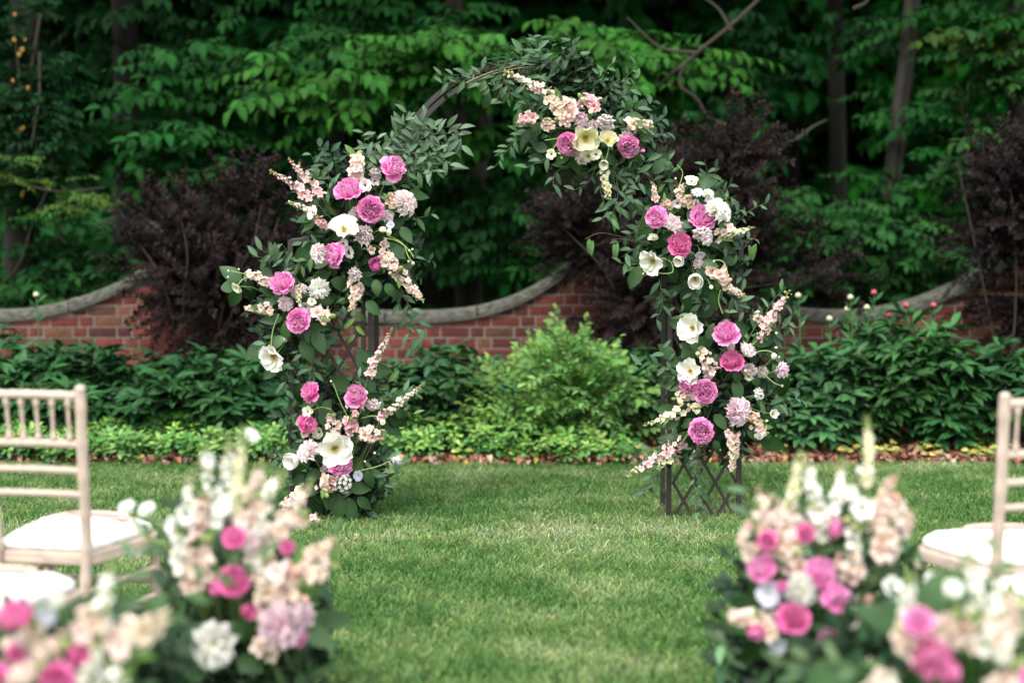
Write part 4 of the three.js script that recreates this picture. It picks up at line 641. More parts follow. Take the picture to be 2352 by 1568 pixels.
// tilt letters say where a flower looks: l r u d, none = towards the seats
const tilt = (s = '') => { const d = V3(0, 0.12, 1); for (const ch of s) d.add(ch === 'l' ? V3(-0.75, 0, 0) : ch === 'r' ? V3(0.75, 0, 0) : ch === 'u' ? V3(0, 0.75, 0) : ch === 'd' ? V3(0, -0.75, 0) : V3(0, 0, 0)); return d.normalize(); };
const NAMES = { rose: 'rose', ranunculus: 'ranunculus', peony: 'peony', open: 'peony', pompon: 'pompon_flower', butterfly: 'ranunculus', bud: 'flower_bud', umbel: 'umbel_flower', scabious: 'scabious' };
function arrangement(label, D, anchor, flowers, spikes, o = {}) {
  const foot = at(anchor[0], anchor[1], D); if (o.ground) foot.y = 0;
  const t = thing('flower_arrangement', label, 'flower arrangement', foot, 0, o.group ?? 'flower arrangements on the arch'), S = F / D, R = rng(o.seed ?? Math.round(anchor[0] * 7 + anchor[1])), stems = raw(), heads = [];
  const centre = at(anchor[0], anchor[1], D), back = o.back ?? 0.1;
  // small blush blooms tucked between and slightly behind the large ones
  const tucked = []; for (let k = 0; k < 40 && tucked.length < (o.group ? 0 : 6); k++) { const p = flowers[Math.floor(R() * flowers.length)], q = flowers[Math.floor(R() * flowers.length)], l = Math.hypot(p[1] - q[1], p[2] - q[2]); if (l > 50 && l < 125) tucked.push([['butterfly_blush', 'open_blush', 'peony_blush', 'butterfly_cream'][Math.floor(R() * 4)], (p[1] + q[1]) / 2 + (R() - 0.5) * 20, (p[2] + q[2]) / 2 + (R() - 0.5) * 20, 24 + R() * 8, 'lrud'[Math.floor(R() * 4)], -0.06]); }
  for (const [type, u, v, d, ti = '', dz = 0] of [...flowers, ...tucked]) {
    const p = at(u, v, D - (o.out ?? 0.2) - R() * 0.05 - dz), size = d / S * (type.startsWith('umbel') || type.startsWith('bud') ? 1.1 : o.group ? 1.0 : 1.05), dir = tilt(ti).add(V3((R() - 0.5) * 0.55, (R() - 0.5) * 0.5, 0)), up = ball(R);
    const M4 = frame(p.clone().sub(foot), dir, up, size), [kind, pal] = type.split('_');
    if (kind === 'tulip') {
      const st = mesh('white_tulip', STAMENS, M.petal, t); if (pal === 'cream') st.name = 'cream_tulip'; st.applyMatrix4(M4);
      for (let k = 0; k < 7; k++) { const pe = mesh('petal', TULIP[pal], M.petal, st), f = k > 4 ? 0.8 : 1; pe.rotation.set((R() - 0.5) * 0.35 - (k > 4 ? 0.25 : 0), k * 1.257 + (k > 4 ? 0.6 : 0) + (R() - 0.5) * 0.3, 0, 'YXZ'); pe.scale.set(f * (0.85 + R() * 0.3), f, f); }
    } else { const g = FLOWERS[type], m = mesh(NAMES[kind], g[Math.floor(R() * g.length)], M.petal, t); m.applyMatrix4(M4); }
    heads.push([p, d / S, dir]);
    const root = centre.clone().lerp(p, 0.35).add(V3(0, o.ground ? -0.12 : -0.03, -back * 0.3)); add(stems, stemRaw([p.clone().addScaledVector(dir, -size * 0.2), p.clone().addScaledVector(dir, -0.06).lerp(root, 0.3), root]));
  }
  for (const [type, line, w0, w1, pal, dz = 0] of spikes) {
    const n = line.length, pts = line.map(([u, v], k) => at(u, v, D - (o.out ?? 0.2) * 0.9 - dz - 0.05 * k / n)), sp = worldPart(type === 'stock' ? 'stock_spike' : 'larkspur_spike', geo(spikeRaw(pts, w0 * 1.18 / S, w1 * 1.15 / S, pal, Math.round(line[0][0] + line[0][1] * 3), type)), M.petal, t);
    const b = pts[0], root = centre.clone().lerp(b, 0.45).add(V3(0, o.ground ? -0.15 : 0, 0)), st = worldPart('stem', geo(stemRaw([...pts.slice().reverse(), root])), M.stem, sp); st.position.set(0, 0, 0);
    heads.push([b, w0 / S, V3(0, 0, 1)]);
  }
  if (stems.p.length) worldPart('stems', geo(stems), M.stem, t, 'stuff');
  // broad leaves round and behind the heads
  const leafAt = (p, d, up, s, k) => { const m = mesh('leaf', BIG[k % 4], bigMats[Math.floor(R() * R() * 4) % 4], t); m.applyMatrix4(frame(p.clone().sub(foot), d, up, s, s, s)); };
  for (const [p, w] of heads) for (let k = 0; k < (o.leaves ?? 3) - 2; k++) {
    if (o.ground && o.group && p.y > centre.y + 0.16 - k * 0.05) continue;
    const out = p.clone().sub(centre).setZ(0); if (out.lengthSq() > 1e-6) out.normalize(); const a = R() * 6.28, d = V3(Math.cos(a) + out.x * 0.6, Math.sin(a) + out.y * 0.6 - 0.25, -0.1 + (R() - 0.5) * 0.3);
    leafAt(p.clone().add(V3((R() - 0.5) * w, (R() - 0.5) * w, -0.09 - R() * 0.07)), d, V3((R() - 0.5) * 1.1, (R() - 0.5) * 1.1 + 0.3, 1), (o.leaf ?? 0.115) * (0.7 + R() * 0.6), k);
  }
  for (const [u, v, u2, v2, k = 0] of o.blades ?? []) { const a = at(u, v, D - 0.16), b = at(u2, v2, D - 0.2); leafAt(a, b.clone().sub(a), V3((R() - 0.5) * 0.6, 0.3, 1), a.distanceTo(b), k); }
  // leafy sprigs that stand out of the mass
  for (const l of o.sprigs ?? []) worldPart('leafy_sprig', geo(strandRaw(l.map(([u, v], k) => at(u, v, D - 0.1 - 0.03 * k)), o.sl ?? 0.07, 0.04, Math.round(l[0][0] + l[0][1]), o.sc ?? LEAFC.smilax)), M.leaf, t);
  for (let k = 0; k < (o.wild ?? 12) * 0.3; k++) {
    let [p] = heads[Math.floor(R() * heads.length)]; if (o.group && p.y > centre.y + 0.25) p = centre; const out = p.clone().sub(centre).setZ(0); if (out.lengthSq() > 1e-6) out.normalize(); const d = out.multiplyScalar(0.6).add(V3((R() - 0.5) * 1.5, (R() - 0.5) * 1.5 + 0.1, (R() - 0.75) * 0.5)).normalize(), l = 0.14 + R() * 0.16, a = p.clone().add(V3(0, 0, -0.13));
    worldPart('leafy_sprig', geo(strandRaw([a, a.clone().addScaledVector(d, l * 0.5).add(V3(0, 0.01, 0.02)), a.clone().addScaledVector(d, l).add(V3(0, -0.04, 0.02))], (o.sl ?? 0.068) * (0.8 + R() * 0.3), 0.034, Math.round(R() * 1e6), R() < 0.25 ? LEAFC.fresh : o.sc ?? LEAFC.smilax)), M.leaf, t);
  }
  for (const [l, heads2] of o.tendrils ?? []) { worldPart('bud_stem', geo(tubeRaw(curve(l.map(([u, v], k) => at(u, v, D - 0.16 - 0.02 * k)), 14), o.group ? 0.0045 : 0.0032, o.group ? 0.0035 : 0.0022, 4, [0.3, 0.4, 0.13])), M.stem, t); for (const [u, v, s, kind = 'cream'] of heads2) { const b = mesh('flower_bud', FLOWERS['bud_' + kind][0], M.petal, t); b.applyMatrix4(frame(at(u, v, D - 0.2).sub(foot), V3(R() - 0.5, R() - 0.5, 0.6), UP, s / S)); } }
  // dark leaf filling that hides the wire and foam
  const list = [];
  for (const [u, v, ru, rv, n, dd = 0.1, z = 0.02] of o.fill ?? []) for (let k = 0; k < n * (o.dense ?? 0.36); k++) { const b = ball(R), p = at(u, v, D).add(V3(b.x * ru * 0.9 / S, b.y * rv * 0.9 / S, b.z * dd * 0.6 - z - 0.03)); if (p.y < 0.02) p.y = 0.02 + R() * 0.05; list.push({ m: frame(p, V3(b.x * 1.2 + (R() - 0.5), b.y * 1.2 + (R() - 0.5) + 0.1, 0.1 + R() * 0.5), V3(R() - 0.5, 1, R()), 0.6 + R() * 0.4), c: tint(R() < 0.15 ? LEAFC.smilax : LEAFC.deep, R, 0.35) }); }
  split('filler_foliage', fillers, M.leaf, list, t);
  return t;
}
// ------------------------------------------------------------------ arrangements on the arch
arrangement('large arrangement of pink roses and white tulip at the upper left shoulder of the arch', ARCH, [815, 560],
  [['rose_pink', 908, 382, 58, 'ru'], ['rose_pink', 797, 431, 60, 'u'], ['rose_pink', 850, 479, 58], ['rose_pink', 760, 584, 55, 'l'], ['ranunculus_mauve', 863, 608, 45], ['open_blush', 935, 464, 50, 'r'], ['tulip_white', 790, 521, 60, 'u'], ['peony_blush', 836, 539, 48], ['open_blush', 727, 581, 38, 'l'], ['peony_blush', 815, 629, 34, 'd'], ['butterfly_blush', 837, 425, 36], ['butterfly_blush', 716, 488, 37, 'l'], ['bud_cream', 879, 527, 24, 'r'], ['bud_cream', 893, 533, 22, 'd'], ['scabious_lilac', 896, 516, 18]],
  [['stock', [[820, 408], [818, 380], [817, 351]], 42, 30, 'peach'], ['larkspur', [[714, 454], [670, 420], [618, 391]], 27, 8, 'rosy'], ['larkspur', [[706, 412], [684, 388], [662, 363]], 24, 7, 'rosy'], ['larkspur', [[738, 446], [722, 424], [708, 408]], 22, 12, 'rosy'], ['stock', [[752, 522], [738, 510], [722, 500]], 26, 18, 'rosy'], ['larkspur', [[720, 488], [695, 474], [662, 467]], 18, 7, 'peach'], ['stock', [[903, 470], [897, 456], [893, 446]], 30, 20, 'tan'], ['stock', [[868, 566], [892, 596], [912, 630]], 44, 30, 'peach'], ['stock', [[918, 632], [942, 660], [973, 690]], 34, 9, 'peach'], ['stock', [[823, 656], [816, 680], [803, 716]], 36, 10, 'peach']],
  { leaves: 5, wild: 26, fill: [[820, 500, 120, 130, 240, 0.12], [810, 605, 100, 45, 100, 0.1], [870, 580, 90, 90, 90, 0.1], [880, 420, 60, 60, 60]],
    sprigs: [[[760, 440], [735, 400], [712, 352]], [[770, 430], [745, 385], [722, 348]], [[760, 470], [720, 440], [695, 425]], [[930, 400], [975, 375], [1030, 345]], [[930, 420], [985, 400], [1010, 390]], [[735, 560], [705, 550], [685, 530]], [[740, 600], [700, 600], [668, 615]], [[920, 660], [945, 720], [965, 790]], [[915, 690], [935, 750], [955, 830]], [[905, 660], [940, 700], [975, 760]], [[950, 500], [985, 495], [1000, 480]], [[830, 360], [838, 330], [832, 300]]],
    blades: [[862, 640, 868, 680, 3], [840, 690, 870, 722, 1], [900, 590, 930, 560, 2], [905, 610, 945, 630, 2], [885, 650, 905, 680, 3], [920, 520, 945, 555, 0], [780, 560, 800, 600, 1], [880, 560, 930, 590, 0]],
    tendrils: [[[[890, 540], [925, 560], [938, 590], [948, 604]], [[948, 604, 15], [940, 575, 9], [947, 572, 9]]], [[[880, 545], [915, 555], [940, 575], [950, 590]], [[938, 600, 9]]], [[[720, 480], [690, 470], [664, 462]], [[664, 462, 8]]]] });
arrangement('arrangement with two pink roses at the outer side of the left leg', ARCH, [690, 700],
  [['rose_pink', 644, 645, 54, 'lu'], ['rose_pink', 682, 736, 54], ['pompon_white', 731, 662, 46], ['butterfly_cream', 543, 661, 30, 'ld'], ['butterfly_cream', 716, 692, 22], ['tulip_white', 624, 822, 60, 'ld']],
  [['stock', [[616, 650], [590, 635], [562, 628]], 30, 14, 'peach'], ['stock', [[622, 712], [595, 710], [560, 708]], 32, 10, 'peach'], ['stock', [[724, 712], [740, 724], [756, 738]], 44, 26, 'peach'], ['larkspur', [[690, 700], [684, 680], [690, 648]], 16, 8, 'cream']],
  { leaves: 6, wild: 20, leaf: 0.13, fill: [[680, 700, 90, 100, 170, 0.1], [672, 795, 50, 55, 70, 0.1]],
    sprigs: [[[680, 640], [640, 600], [578, 588]], [[690, 630], [650, 595], [600, 575]], [[640, 770], [610, 790], [585, 800]], [[700, 800], [720, 850], [715, 900]], [[690, 800], [660, 850], [655, 900]]],
    blades: [[630, 680, 600, 660, 0], [650, 730, 598, 735, 0], [640, 690, 600, 690, 2], [650, 770, 620, 800, 3], [700, 750, 740, 800, 2], [720, 760, 745, 810, 0], [690, 780, 720, 830, 1], [660, 780, 650, 740, 1]],
    tendrils: [[[[600, 640], [565, 630], [530, 622]], [[524, 622, 9, 'cream'], [548, 618, 8], [523, 636, 8]]], [[[590, 640], [560, 640], [545, 655]], []], [[[622, 800], [626, 760], [640, 720]], []]] });
arrangement('tall arrangement with open white tulips at the foot of the left leg', ARCH, [770, 1060],
  [['rose_hot', 707, 898, 46, 'lu'], ['rose_pink', 817, 904, 52, 'u'], ['rose_hot', 708, 973, 44, 'r'], ['rose_pink', 787, 1070, 54, 'r', -0.03], ['tulip_white', 769, 1032, 72, '', 0.12], ['tulip_cup', 671, 1058, 52, 'l'], ['open_blush', 702, 1033, 46, 'lu'], ['butterfly_cream', 706, 945, 28], ['bud_cream', 879, 969, 22, 'd'], ['umbel_white', 789, 1110, 42], ['scabious_lilac', 822, 1092, 22]],
  [['stock', [[768, 1016], [764, 985], [758, 948]], 40, 22, 'peach'], ['stock', [[820, 945], [812, 925], [818, 895]], 40, 20, 'rosy'], ['stock', [[805, 995], [800, 975], [806, 955]], 34, 24, 'rosy'], ['stock', [[830, 998], [858, 995], [888, 997]], 34, 26, 'peach'], ['larkspur', [[846, 862], [868, 815], [902, 752]], 25, 7, 'rosy'], ['larkspur', [[896, 945], [930, 915], [975, 880]], 22, 6, 'peach'], ['stock', [[874, 962], [880, 950], [886, 942]], 24, 16, 'rosy'], ['stock', [[762, 1094], [748, 1110], [736, 1132]], 44, 30, 'peach'], ['stock', [[698, 1128], [672, 1145], [640, 1165]], 32, 20, 'peach'], ['stock', [[728, 1190], [706, 1200], [686, 1212]], 30, 22, 'peach']],
  { leaves: 5, wild: 24, leaf: 0.12, ground: true, fill: [[765, 1060, 90, 100, 200, 0.12], [790, 1170, 70, 50, 120, 0.12], [735, 950, 60, 45, 60, 0.1], [820, 1000, 50, 110, 80, 0.1]],
    sprigs: [[[700, 1040], [660, 1055], [612, 1048]], [[690, 1060], [650, 1080], [622, 1090]], [[830, 1150], [850, 1190], [870, 1222]], [[820, 1170], [840, 1210], [830, 1240]], [[830, 1060], [880, 1050], [920, 1062]], [[700, 900], [680, 860], [672, 830]], [[850, 960], [900, 930], [960, 900]], [[840, 1080], [880, 1110], [890, 1130]], [[700, 960], [670, 940], [660, 920]], [[810, 880], [840, 850], [850, 820]]],
    blades: [[776, 1130, 776, 1200, 0], [770, 1165, 772, 1212, 2], [800, 1120, 850, 1120, 3], [730, 1130, 690, 1125, 3], [740, 1150, 760, 1125, 1], [840, 1080, 855, 1120, 2], [760, 1110, 750, 1170, 0], [800, 1140, 810, 1200, 0], [740, 1080, 700, 1100, 0], [820, 1140, 850, 1170, 2], [700, 1090, 670, 1110, 2], [810, 1020, 822, 985, 3]],
    tendrils: [[[[800, 960], [780, 920], [765, 880]], [[760, 875, 9]]], [[[830, 960], [860, 955], [880, 965]], []], [[[760, 940], [735, 935], [712, 945]], []], [[[830, 1080], [870, 1070], [900, 1056]], [[905, 1052, 12], [838, 1060, 9], [860, 1040, 10]]], [[[820, 960], [835, 930], [842, 905]], [[842, 900, 10]]]] });
arrangement('mixed arrangement hanging under the right of the bow with cream tulips', ARCH, [1370, 300],
  [['peony_ppink', 1335, 274, 38, 'l'], ['peony_blush', 1391, 279, 43, 'd'], ['rose_mauve', 1301, 329, 48, 'l'], ['rose_mauve', 1445, 340, 48, 'd'], ['tulip_cream', 1346, 319, 60, 'd', 0.05], ['tulip_cream', 1397, 320, 44, 'u'], ['butterfly_cream', 1368, 354, 30], ['tulip_cup', 1387, 377, 32, 'd'], ['butterfly_cream', 1266, 354, 26, 'l'], ['bud_hot', 1477, 346, 14, 'r'], ['bud_cream', 1357, 256, 20]],
  [['stock', [[1312, 262], [1288, 238], [1258, 210]], 50, 26, 'peach'], ['larkspur', [[1256, 212], [1212, 188], [1156, 164]], 26, 12, 'peach'], ['stock', [[1368, 246], [1350, 232], [1334, 216]], 44, 24, 'rosy'], ['stock', [[1304, 286], [1294, 276], [1282, 266]], 36, 24, 'peach'], ['stock', [[1272, 292], [1258, 284], [1250, 274]], 28, 16, 'peach'], ['stock', [[1224, 268], [1206, 274], [1190, 284]], 30, 18, 'rosy'], ['stock', [[1444, 288], [1466, 284], [1500, 292]], 36, 18, 'peach'], ['stock', [[1388, 395], [1392, 425], [1399, 458]], 24, 10, 'cream'], ['larkspur', [[1246, 206], [1222, 202], [1206, 192]], 20, 12, 'rosy']],
  { leaves: 4, wild: 26, leaf: 0.1, fill: [[1380, 290, 110, 80, 200, 0.1], [1330, 240, 90, 50, 90, 0.1], [1420, 350, 80, 50, 90, 0.1], [1280, 260, 60, 50, 60, 0.1]],
    sprigs: [[[1260, 290], [1190, 320], [1135, 385]], [[1270, 280], [1210, 300], [1150, 350]], [[1240, 280], [1180, 330], [1160, 350]], [[1280, 350], [1240, 370], [1198, 392]], [[1390, 380], [1380, 440], [1395, 480]], [[1410, 380], [1420, 440], [1402, 510]], [[1430, 380], [1440, 430], [1425, 490]], [[1370, 380], [1350, 420], [1310, 440]], [[1400, 390], [1440, 420], [1460, 470]], [[1390, 400], [1405, 460], [1385, 500]], [[1450, 360], [1470, 410], [1450, 450]], [[1250, 230], [1190, 250], [1200, 280]], [[1300, 380], [1275, 400], [1270, 430]]],
    blades: [[1440, 255, 1452, 225, 3], [1455, 250, 1470, 232, 1], [1470, 300, 1500, 320, 0], [1340, 300, 1318, 330, 1], [1420, 270, 1450, 285, 2], [1300, 225, 1330, 240, 3], [1110, 250, 1125, 215, 1], [1440, 270, 1475, 260, 3]],
    tendrils: [[[[1320, 320], [1285, 325], [1268, 345]], [[1268, 352, 10], [1285, 352, 9]]], [[[1310, 315], [1280, 318], [1252, 322]], []], [[[1400, 330], [1396, 352], [1390, 372]], []], [[[1310, 330], [1290, 340], [1288, 358]], [[1290, 362, 9]]]] });
arrangement('round arrangement of pink roses and blush peonies at the right shoulder of the arch', ARCH, [1580, 530],
  [['rose_pink', 1505, 497, 48, 'l'], ['rose_pink', 1616, 494, 58, 'u'], ['rose_hot', 1565, 559, 54], ['open_white', 1654, 476, 54, 'ru'], ['peony_blush', 1544, 513, 48, 'u'], ['peony_blush', 1613, 536, 44, 'd'], ['open_blush', 1627, 545, 30, 'r'], ['tulip_white', 1496, 602, 56, 'ld'], ['tulip_cup', 1597, 643, 50, 'd'], ['tulip_cup', 1559, 598, 34, 'd'], ['butterfly_cream', 1589, 414, 32, 'u'], ['scabious_lilac', 1603, 441, 24, 'u'], ['pompon_white', 1628, 444, 26, 'u'], ['bud_cream', 1634, 659, 16, 'd'], ['scabious_lilac', 1609, 586, 20, 'd']],
  [['stock', [[1648, 540], [1668, 530], [1690, 528]], 42, 26, 'peach'], ['larkspur', [[1684, 532], [1704, 530], [1728, 521]], 18, 10, 'cream'], ['stock', [[1582, 468], [1572, 462], [1590, 450]], 26, 18, 'tan'], ['stock', [[1540, 478], [1530, 468], [1522, 458]], 24, 16, 'tan'], ['stock', [[1560, 448], [1562, 435], [1574, 424]], 22, 12, 'peach'], ['stock', [[1508, 460], [1504, 440], [1500, 420]], 16, 8, 'peach'], ['stock', [[1648, 620], [1658, 640], [1672, 654]], 40, 22, 'peach'], ['stock', [[1672, 655], [1690, 670], [1714, 682]], 20, 8, 'peach']],
  { leaves: 5, wild: 26, leaf: 0.11, fill: [[1585, 530, 105, 90, 220, 0.1], [1560, 630, 80, 50, 90, 0.1], [1620, 590, 70, 60, 80, 0.1]],
    sprigs: [[[1500, 590], [1455, 600], [1425, 605]], [[1490, 560], [1450, 575], [1430, 590]], [[1500, 560], [1460, 555], [1470, 530]], [[1610, 440], [1630, 410], [1655, 385]], [[1620, 440], [1625, 400], [1618, 365]], [[1560, 440], [1545, 400], [1530, 370]], [[1640, 450], [1670, 435], [1680, 410]], [[1650, 470], [1675, 455], [1690, 450]], [[1515, 640], [1522, 700], [1508, 735]], [[1650, 660], [1690, 690], [1710, 720]], [[1600, 660], [1610, 700], [1580, 730]], [[1560, 400], [1530, 360], [1500, 340]], [[1540, 420], [1505, 380], [1480, 370]], [[1660, 560], [1690, 580], [1700, 600]]],
    blades: [[1480, 475, 1500, 480, 3], [1500, 400, 1530, 360, 3], [1530, 370, 1545, 385, 3], [1520, 580, 1540, 570, 1], [1540, 620, 1545, 580, 0], [1600, 610, 1625, 640, 1], [1610, 600, 1650, 610, 0], [1570, 560, 1530, 545, 2], [1560, 510, 1590, 520, 0], [1590, 670, 1605, 690, 0], [1600, 470, 1580, 500, 0]],
    tendrils: [[[[1560, 430], [1568, 395], [1555, 378]], [[1552, 410, 9], [1575, 408, 8]]], [[[1500, 590], [1540, 600], [1545, 625], [1500, 625], [1480, 615]], [[1478, 628, 10], [1474, 612, 10]]], [[[1620, 600], [1660, 600], [1675, 640]], [[1640, 600, 8]]]] });
arrangement('long arrangement of pink roses and white tulips down the right leg', ARCH, [1650, 890],
  [['tulip_white', 1586, 754, 60, 'l'], ['rose_pink', 1667, 759, 57, 'u'], ['rose_hot', 1680, 824, 53, 'u'], ['rose_pink', 1622, 897, 54], ['rose_pink', 1610, 991, 57], ['peony_blush', 1718, 805, 40, 'ru'], ['open_ppink', 1701, 945, 54, 'r'], ['peony_ppink', 1796, 850, 38, 'r'], ['tulip_white', 1583, 853, 54, 'l'], ['rose_mauve', 1575, 885, 36, 'l'], ['tulip_cup', 1778, 950, 28, 'r'], ['umbel_white', 1742, 905, 28, 'ru'], ['bud_white', 1778, 818, 22, 'u'], ['pompon_white', 1744, 1002, 20, 'd']],
  [['stock', [[1638, 856], [1624, 830], [1606, 800]], 42, 24, 'peach'], ['stock', [[1592, 900], [1572, 908], [1552, 916]], 38, 28, 'peach'], ['larkspur', [[1572, 943], [1530, 958], [1480, 977]], 28, 9, 'cream'], ['larkspur', [[1566, 1014], [1520, 1046], [1438, 1093]], 30, 16, 'rosy'], ['larkspur', [[1540, 1056], [1525, 1060], [1510, 1075]], 20, 12, 'cream'], ['stock', [[1686, 995], [1690, 1030], [1680, 1085]], 34, 12, 'peach'], ['stock', [[1738, 975], [1748, 988], [1756, 1000]], 32, 22, 'peach'], ['larkspur', [[1754, 752], [1780, 715], [1816, 667]], 27, 16, 'rosy'], ['larkspur', [[1742, 778], [1755, 760], [1770, 745]], 18, 10, 'rosy'], ['stock', [[1742, 735], [1740, 725], [1736, 718]], 20, 12, 'peach'], ['stock', [[1738, 965], [1726, 958], [1720, 950]], 26, 18, 'tan'], ['larkspur', [[1580, 935], [1600, 930], [1622, 928]], 16, 8, 'cream']],
  { leaves: 5, wild: 26, leaf: 0.12, fill: [[1665, 880, 85, 100, 220, 0.12], [1650, 965, 80, 45, 110, 0.1], [1680, 780, 60, 50, 70, 0.1], [1730, 930, 60, 70, 80, 0.1]],
    sprigs: [[[1580, 860], [1520, 840], [1465, 838]], [[1560, 860], [1530, 820], [1520, 790]], [[1740, 770], [1790, 755], [1850, 750]], [[1740, 780], [1800, 740], [1830, 715]], [[1770, 770], [1820, 770], [1855, 765]], [[1540, 1020], [1490, 1040], [1455, 1045]], [[1540, 1030], [1500, 1090], [1480, 1130]], [[1550, 1010], [1520, 1070], [1505, 1110]], [[1600, 1040], [1610, 1100], [1605, 1205]], [[1610, 1030], [1595, 1090], [1600, 1160]], [[1740, 920], [1780, 930], [1800, 920]], [[1620, 720], [1610, 690], [1590, 670]], [[1660, 720], [1680, 690], [1720, 700]]],
    blades: [[1640, 950, 1670, 985, 0], [1590, 960, 1570, 980, 2], [1720, 980, 1735, 1010, 1], [1720, 960, 1725, 1000, 3], [1690, 870, 1700, 920, 0], [1700, 880, 1690, 850, 2], [1640, 1010, 1655, 1040, 3], [1560, 790, 1590, 800, 2], [1620, 800, 1600, 770, 0], [1625, 780, 1640, 745, 0], [1730, 860, 1745, 890, 3], [1760, 990, 1768, 1015, 3], [1560, 960, 1530, 985, 0]],
    tendrils: [[[[1690, 850], [1740, 850], [1780, 880], [1795, 885]], [[1797, 886, 12], [1712, 851, 15]]], [[[1700, 820], [1760, 805], [1785, 815]], [[1783, 798, 11], [1790, 820, 8]]], [[[1720, 800], [1750, 770], [1775, 740]], [[1784, 765, 10], [1772, 730, 9]]], [[[1720, 940], [1745, 960], [1760, 970]], [[1762, 966, 11]]], [[[1660, 720], [1651, 690], [1655, 665]], []]] });
// greenery wound round the top of the bow
{
  const D = ARCH, t = thing('greenery_garland', 'trailing leafy green garland wound over the top of the arch bow', 'garland', at(1200, 170, D), 0), R = rng(808);
  const bow = (u) => { const x = (u - 1195) / 343; return 590 - 441 * Math.sqrt(Math.max(0, 1 - x * x)); };
  const put = (l, leaf = 0.068, gap = 0.036, c = LEAFC.smilax) => worldPart('trailing_strand', geo(strandRaw(l.map(([u, v, z = 0.05]) => at(u, v, D - z)), leaf, gap, Math.round(l[0][0] * 3 + l[0][1] + R() * 999), c)), M.leaf, t);
  for (let k = 0; k < 12; k++) { const u = 1050 + R() * 400, dir = R() < 0.5 ? 1 : -1, l = 50 + R() * 70; put([0, 0.5, 1].map((q) => { const uu = clamp(u + dir * l * q, 1010, 1500); return [uu, bow(uu) + (R() - 0.5) * 26 + (q - 0.5) * 10, 0.05 * (R() - 0.3)]; })); }
  for (let k = 0; k < 17; k++) { const u = 1200 + R() * 270, v = bow(u) + R() * 40, a = -1.57 + (R() - 0.45) * 1.9, l = 40 + R() * 45; put([[u, v], [u + Math.cos(a) * l * 0.5, v + Math.sin(a) * l * 0.5, 0.1], [u + Math.cos(a) * l + 8, v + Math.sin(a) * l * 0.9, 0.12]]); }
  for (let k = 0; k < 12; k++) { const u = 1080 + R() * 360, v = bow(u) + 15, a = 1.57 + (R() - 0.5) * 1.6, l = 30 + R() * 50; put([[u, v], [u + Math.cos(a) * l * 0.5, v + Math.sin(a) * l * 0.5, 0.1], [u + Math.cos(a) * l, v + Math.sin(a) * l, 0.12]], 0.065); }
  for (const l of [[[1110, 170], [1060, 172], [1000, 172]], [[1090, 180], [1050, 188], [1010, 190]], [[1225, 150], [1235, 125], [1228, 82]], [[1300, 150], [1312, 120], [1306, 78]], [[1320, 170], [1325, 125], [1312, 90]], [[1400, 210], [1440, 175], [1462, 150]], [[1420, 230], [1460, 190], [1450, 168]], [[1380, 190], [1400, 150], [1420, 140]], [[1250, 200], [1230, 250], [1200, 300]], [[1260, 230], [1240, 280], [1180, 310]], [[1150, 175], [1170, 220], [1150, 240]]]) put(l);
  const list = []; for (let k = 0; k < 50; k++) { const u = 1080 + Math.sqrt(R()) * 390, p = at(u, bow(u) + (R() - 0.35) * 55 * clamp((u - 1080) / 200, 0.3, 1.2), D + 0.1 - R() * 0.12); list.push({ m: frame(p, V3(R() - 0.5, R() - 0.4, R() * 0.6), V3(R() - 0.5, 1, R()), 0.7 + R() * 0.5), c: tint(LEAFC.deep, R, 0.35) }); }
  split('filler_foliage', fillers, M.leaf, list, t);
  const tw = raw(); for (const l of [[[1070, 190], [1120, 168], [1190, 148], [1215, 140]], [[1130, 170], [1180, 158], [1230, 152]]]) add(tw, stemRaw(l.map(([u, v]) => at(u, v, D - 0.1)), 0.0028, [0.3, 0.19, 0.13])); worldPart('twig', geo(tw), M.stem, t);
}
{
  const D = ARCH, t = thing('greenery_garland', 'grey green leafy spray on the left curve of the bow above the roses', 'garland', at(930, 330, D), 0), R = rng(909);
  const put = (l, leaf = 0.078) => worldPart('trailing_strand', geo(strandRaw(l.map(([u, v], k) => at(u, v, D - 0.08 - 0.03 * k)), leaf, 0.032, Math.round(l[0][0] * 5 + l[0][1] + R() * 999), [0.085, 0.145, 0.085])), M.leaf, t);
  for (const l of [[[900, 330], [960, 300], [1040, 292], [1066, 300]], [[900, 340], [970, 325], [1050, 330]], [[890, 360], [950, 350], [1010, 360], [1040, 385]], [[895, 320], [950, 290], [985, 275]], [[880, 350], [920, 300], [935, 255]], [[890, 340], [930, 290], [950, 270]], [[905, 350], [970, 370], [1000, 395]], [[880, 370], [850, 330], [835, 310]], [[890, 380], [870, 330], [860, 300]], [[900, 350], [990, 310], [1055, 312], [1060, 345]], [[900, 330], [960, 320], [1020, 300]], [[880, 390], [940, 380], [990, 375]], [[910, 320], [930, 295], [932, 262]], [[930, 330], [980, 345], [1030, 350]], [[900, 360], [860, 370], [838, 355]], [[850, 480], [870, 420], [890, 360]], [[840, 440], [860, 390], [880, 340]]]) put(l);
  for (let k = 0; k < 6; k++) { const u = 880 + R() * 110, v = 310 + R() * 70, a = -0.2 + (R() - 0.5) * 1.6, l = 40 + R() * 50; put([[u, v], [u + Math.cos(a) * l * 0.5, v + Math.sin(a) * l * 0.5], [u + Math.cos(a) * l, v + Math.sin(a) * l]]); }
}
